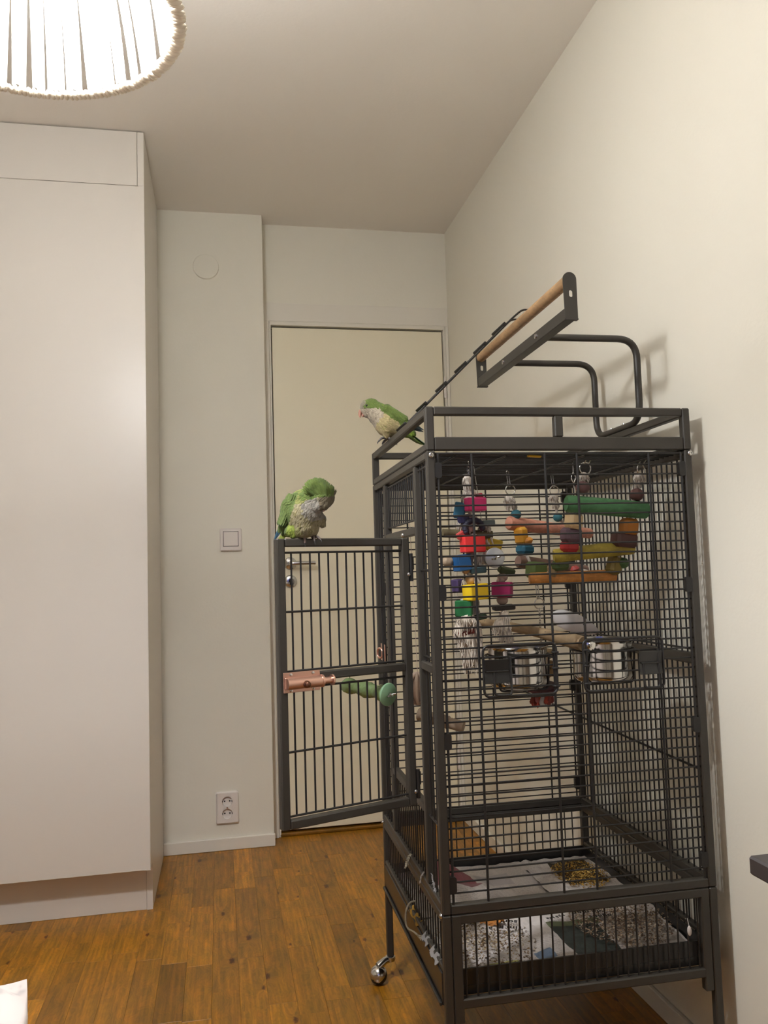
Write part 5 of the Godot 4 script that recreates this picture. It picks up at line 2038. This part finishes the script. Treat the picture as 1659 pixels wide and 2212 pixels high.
func parakeet_on_door() -> void:
	var s = 9.476e-5
	var P = func(u: float, v: float, w: float) -> Vector3: return Vector3((u - 810) * s, (1310 - v) * s, w * s)
	# stands on the top rail of the open cage door
	var place = CT * Vector3(-.2245, 1.0945, -.0405)
	var o = thing("parakeet", "fluffed green parakeet preening with bowed head on top of the open cage door", "parakeet", Transform3D(Basis(Vector3.UP, YAW), place))
	var nz = FastNoiseLite.new()
	nz.seed = 47
	nz.frequency = 90.0
	var green = lit(96, 112, 46, .98)
	var olive = lit(122, 124, 66, .98)
	var dark = lit(52, 76, 26, .98)
	var bib = lit(140, 134, 122, .98)
	var face = lit(92, 82, 62, .98)
	var belly = lit(140, 131, 100, .98)
	var lime = lit(128, 142, 56, .98)
	var wing = lit(88, 104, 48, .98)
	var prims = [
		[P.call(1010, 420, 70), P.call(1110, 500, 120), 232 * s, 218 * s],
		[P.call(1090, 570, 190), P.call(1120, 660, 235), 150 * s, 105 * s],
		[P.call(940, 640, 150), P.call(1010, 690, 200), 130 * s, 110 * s],
		[P.call(1000, 430, 40), P.call(800, 560, 0), 215 * s, 250 * s],
		[P.call(760, 620, 0), P.call(640, 830, 0), 270 * s, 315 * s],
		[P.call(690, 820, 40), P.call(690, 1060, 40), 300 * s, 255 * s],
		[P.call(900, 860, 30), P.call(880, 1120, 20), 190 * s, 110 * s],
		[P.call(1070, 930, -10), P.call(1095, 1040, -20), 75 * s, 42 * s],
		[P.call(560, 960, -20), P.call(330, 1150, -110), 215 * s, 85 * s],
		[P.call(450, 1160, 130), P.call(500, 1230, 120), 105 * s, 82 * s],
		[P.call(440, 640, 120), P.call(330, 960, 60), 130 * s, 105 * s],
		[P.call(640, 540, 40), P.call(440, 700, 40), 170 * s, 150 * s],
		[P.call(660, 1160, 70), P.call(690, 1270, 50), 90 * s, 42 * s],
		[P.call(900, 1130, 0), P.call(895, 1265, 0), 55 * s, 30 * s],
	]
	var paint = func(p: Vector3, n: Vector3) -> Color:
		var u = p.x / s + 810
		var v = 1310 - p.y / s
		var w = p.z / s
		var e = nz.get_noise_3dv(p)
		u += e * 30
		v += nz.get_noise_3dv(p + Vector3(3, 1, 2)) * 30
		var c: Color
		var edge = 560 - maxf(0, u - 850) * .06 - maxf(0, u - 1100) * .26
		var wl = 640 - (v - 480) * .38
		if v < edge - 20 and u > 720 - (v - 330) * .3:
			c = green.lerp(dark, clampf(.5 + 1.2 * e, 0, 1) * .55)
		elif u > 1075 and v < 760 and v > 430:
			c = face
		elif u > 820 and v < 640 and w < 60:
			c = green
		elif u < wl and v > 380 and v < 1190:
			c = wing.lerp(dark, clampf(e, 0, 1))
		elif v < 640 and u < 800:
			c = olive
		elif (u - 960) * (u - 960) / (250.0 * 250.0) + (v - 740) * (v - 740) / (210.0 * 210.0) < 1.0:
			c = bib
			if sin((u * .5 + v * .6) * .075 + e * 4) > .5: c = bib * .72
		elif u < 560 and v > 1010 and w > -40:
			c = lime
		elif u < 470 and v > 1050:
			c = lit(104, 120, 32, .98)
		else:
			c = belly
			if e > .2: c = c.lerp(lit(118, 108, 62, .98), .6)
			if v > 1100 and u < 700: c = c.lerp(lime, .35)
		c = c * (1.0 + .2 * nz.get_noise_3dv(p * 2.3))
		c.a = 1
		return c
	var m = body_mesh(prims, .0023, 70 * s, paint)
	obj("body", m, plumage_mat(), o)
	var b = mb()
	b.coloured = true
	var flow = func(p): return Vector3(-.5, -.8, .15) if p.y < .065 else Vector3(-.35, -.35, -.2)
	clothe(b, m, 10000, .0066, .0034, flow, .0012, func(p): return p.y > .006, 6)
	# raised crown
	var head: Vector3 = P.call(1130, 620, 230)
	clothe(b, m, 7000, .0120, .0034, func(p): return (p - head).normalized() + Vector3(-.25, .1, 0), .0058, func(p): return p.y > (1310 - 470) * s and p.x > (820 - 810) * s, 9)
	tag(obj("plumage", b, plumage_mat(), o), "", "", "", "stuff")
	# wing facing the room at the left: scalloped coverts, long feathers, blue tips
	b = mb()
	b.coloured = true
	for row in 7:
		var t = row / 6.0
		for k in 6:
			var q = k / 5.0 - .5
			var cx = lerpf(520, 330, t) + q * lerpf(190, 150, t)
			var cy = lerpf(500, 960, t) + q * 70
			var w = lerpf(170, 165, t) + 60 * (1 - 4 * q * q) - 20 * q
			var root = P.call(cx + 30, cy - 60, w - 6)
			var tip = P.call(cx - 45, cy + 90, w + 12)
			b.feather(root, tip, 62 * s, Vector3(-.45, .15, 1), [wing, wing * 1.1, wing * .9][(row + k) % 3], .75)
			b.feather(root + Vector3(0, 0, -.0006), tip + (tip - root) * .10 + Vector3(0, 0, -.0008), 70 * s, Vector3(-.45, .15, 1), dark * .55, .75)
	for k in 7:
		var t = k / 6.0
		b.feather(P.call(270 + 130 * t, 960 + 20 * t, 150 + 20 * t), P.call(200 + 170 * t, 1190 - 20 * t, 70 + 60 * t), 58 * s, Vector3(-.5, .2, 1), wing * (.9 + .12 * (k % 2)), .8)
	for k in 5:
		var t = k / 4.0
		b.feather(P.call(210 + 85 * t, 1100 + 14 * t, 78 + 24 * t), P.call(105 + 55 * t, 1365 - 95 * t, 10 + 20 * t), 46 * s, Vector3(-.5, .2, 1), [lit(34, 70, 92, .98), lit(26, 52, 70, .98), lit(50, 96, 118, .98)][k % 3], .7)
	obj("wing", b, plumage_mat(), o)
	b = mb()
	b.coloured = true
	for row in 5:
		var t = row / 4.0
		for k in 4:
			var q = k / 3.0 - .5
			var root = P.call(lerpf(560, 360, t) + q * 120, lerpf(520, 960, t) + q * 60, -235 + 60 * t)
			b.feather(root, root + Vector3(-.008, -.016, .002), 80 * s, Vector3(-.4, .3, -1), wing, .75)
	obj("wing", b, plumage_mat(), o)
	# tail behind and below the rail
	b = mb()
	b.coloured = true
	for k in 7:
		var t = k / 6.0 - .5
		b.feather(P.call(360, 1120, -150 + t * 60), P.call(95 + t * 70, 1640 - absf(t) * 130, -250 + t * 40), 62 * s, Vector3(-.3, .2, 1), lit(84, 100, 40, .98).lerp(lit(40, 52, 40, .98), .5 + t), .6)
	for k in 5:
		var t = k / 4.0 - .5
		b.feather(P.call(380, 1090, -70 + t * 40), P.call(210 + t * 80, 1345, -120 + t * 40), 80 * s, Vector3(-.3, .2, 1), lit(108, 118, 36, .98), .7)
	obj("tail", b, plumage_mat(), o)
	b = mb()
	b.ell(P.call(1085, 560, 325), Vector3(.0024, .0024, .0014), 12, 8)
	obj("eye", b, lmat(18, 14, 12, .12), o)
	b = mb()
	b.ell(P.call(1255, 600, 130), Vector3(.0024, .0024, .0014), 12, 8)
	obj("eye", b, lmat(18, 14, 12, .12), o)
	beak(o, P.call(1135, 690, 260), Vector3(.25, -.35, .9).normalized(), Vector3(-.1, -.85, -.4).normalized(), 62 * s, lit(150, 112, 96, .98))
	var tc = lit(142, 120, 112, .98)
	toes(o, P.call(680, 1306, 20), [[Vector3(.0045, .003, .009), Vector3(.0055, -.009, .0125)], [Vector3(-.004, .003, .009), Vector3(-.004, -.007, .0125)], [Vector3(.001, .002, -.010), Vector3(.001, -.006, -.014)]], tc)
	toes(o, P.call(890, 1306, 0), [[Vector3(.008, .003, .007), Vector3(.0145, -.003, .0115)], [Vector3(.002, .003, .010), Vector3(.004, -.006, .0135)], [Vector3(.0, .002, -.010), Vector3(.0, -.006, -.014)]], lit(84, 72, 66, .98))
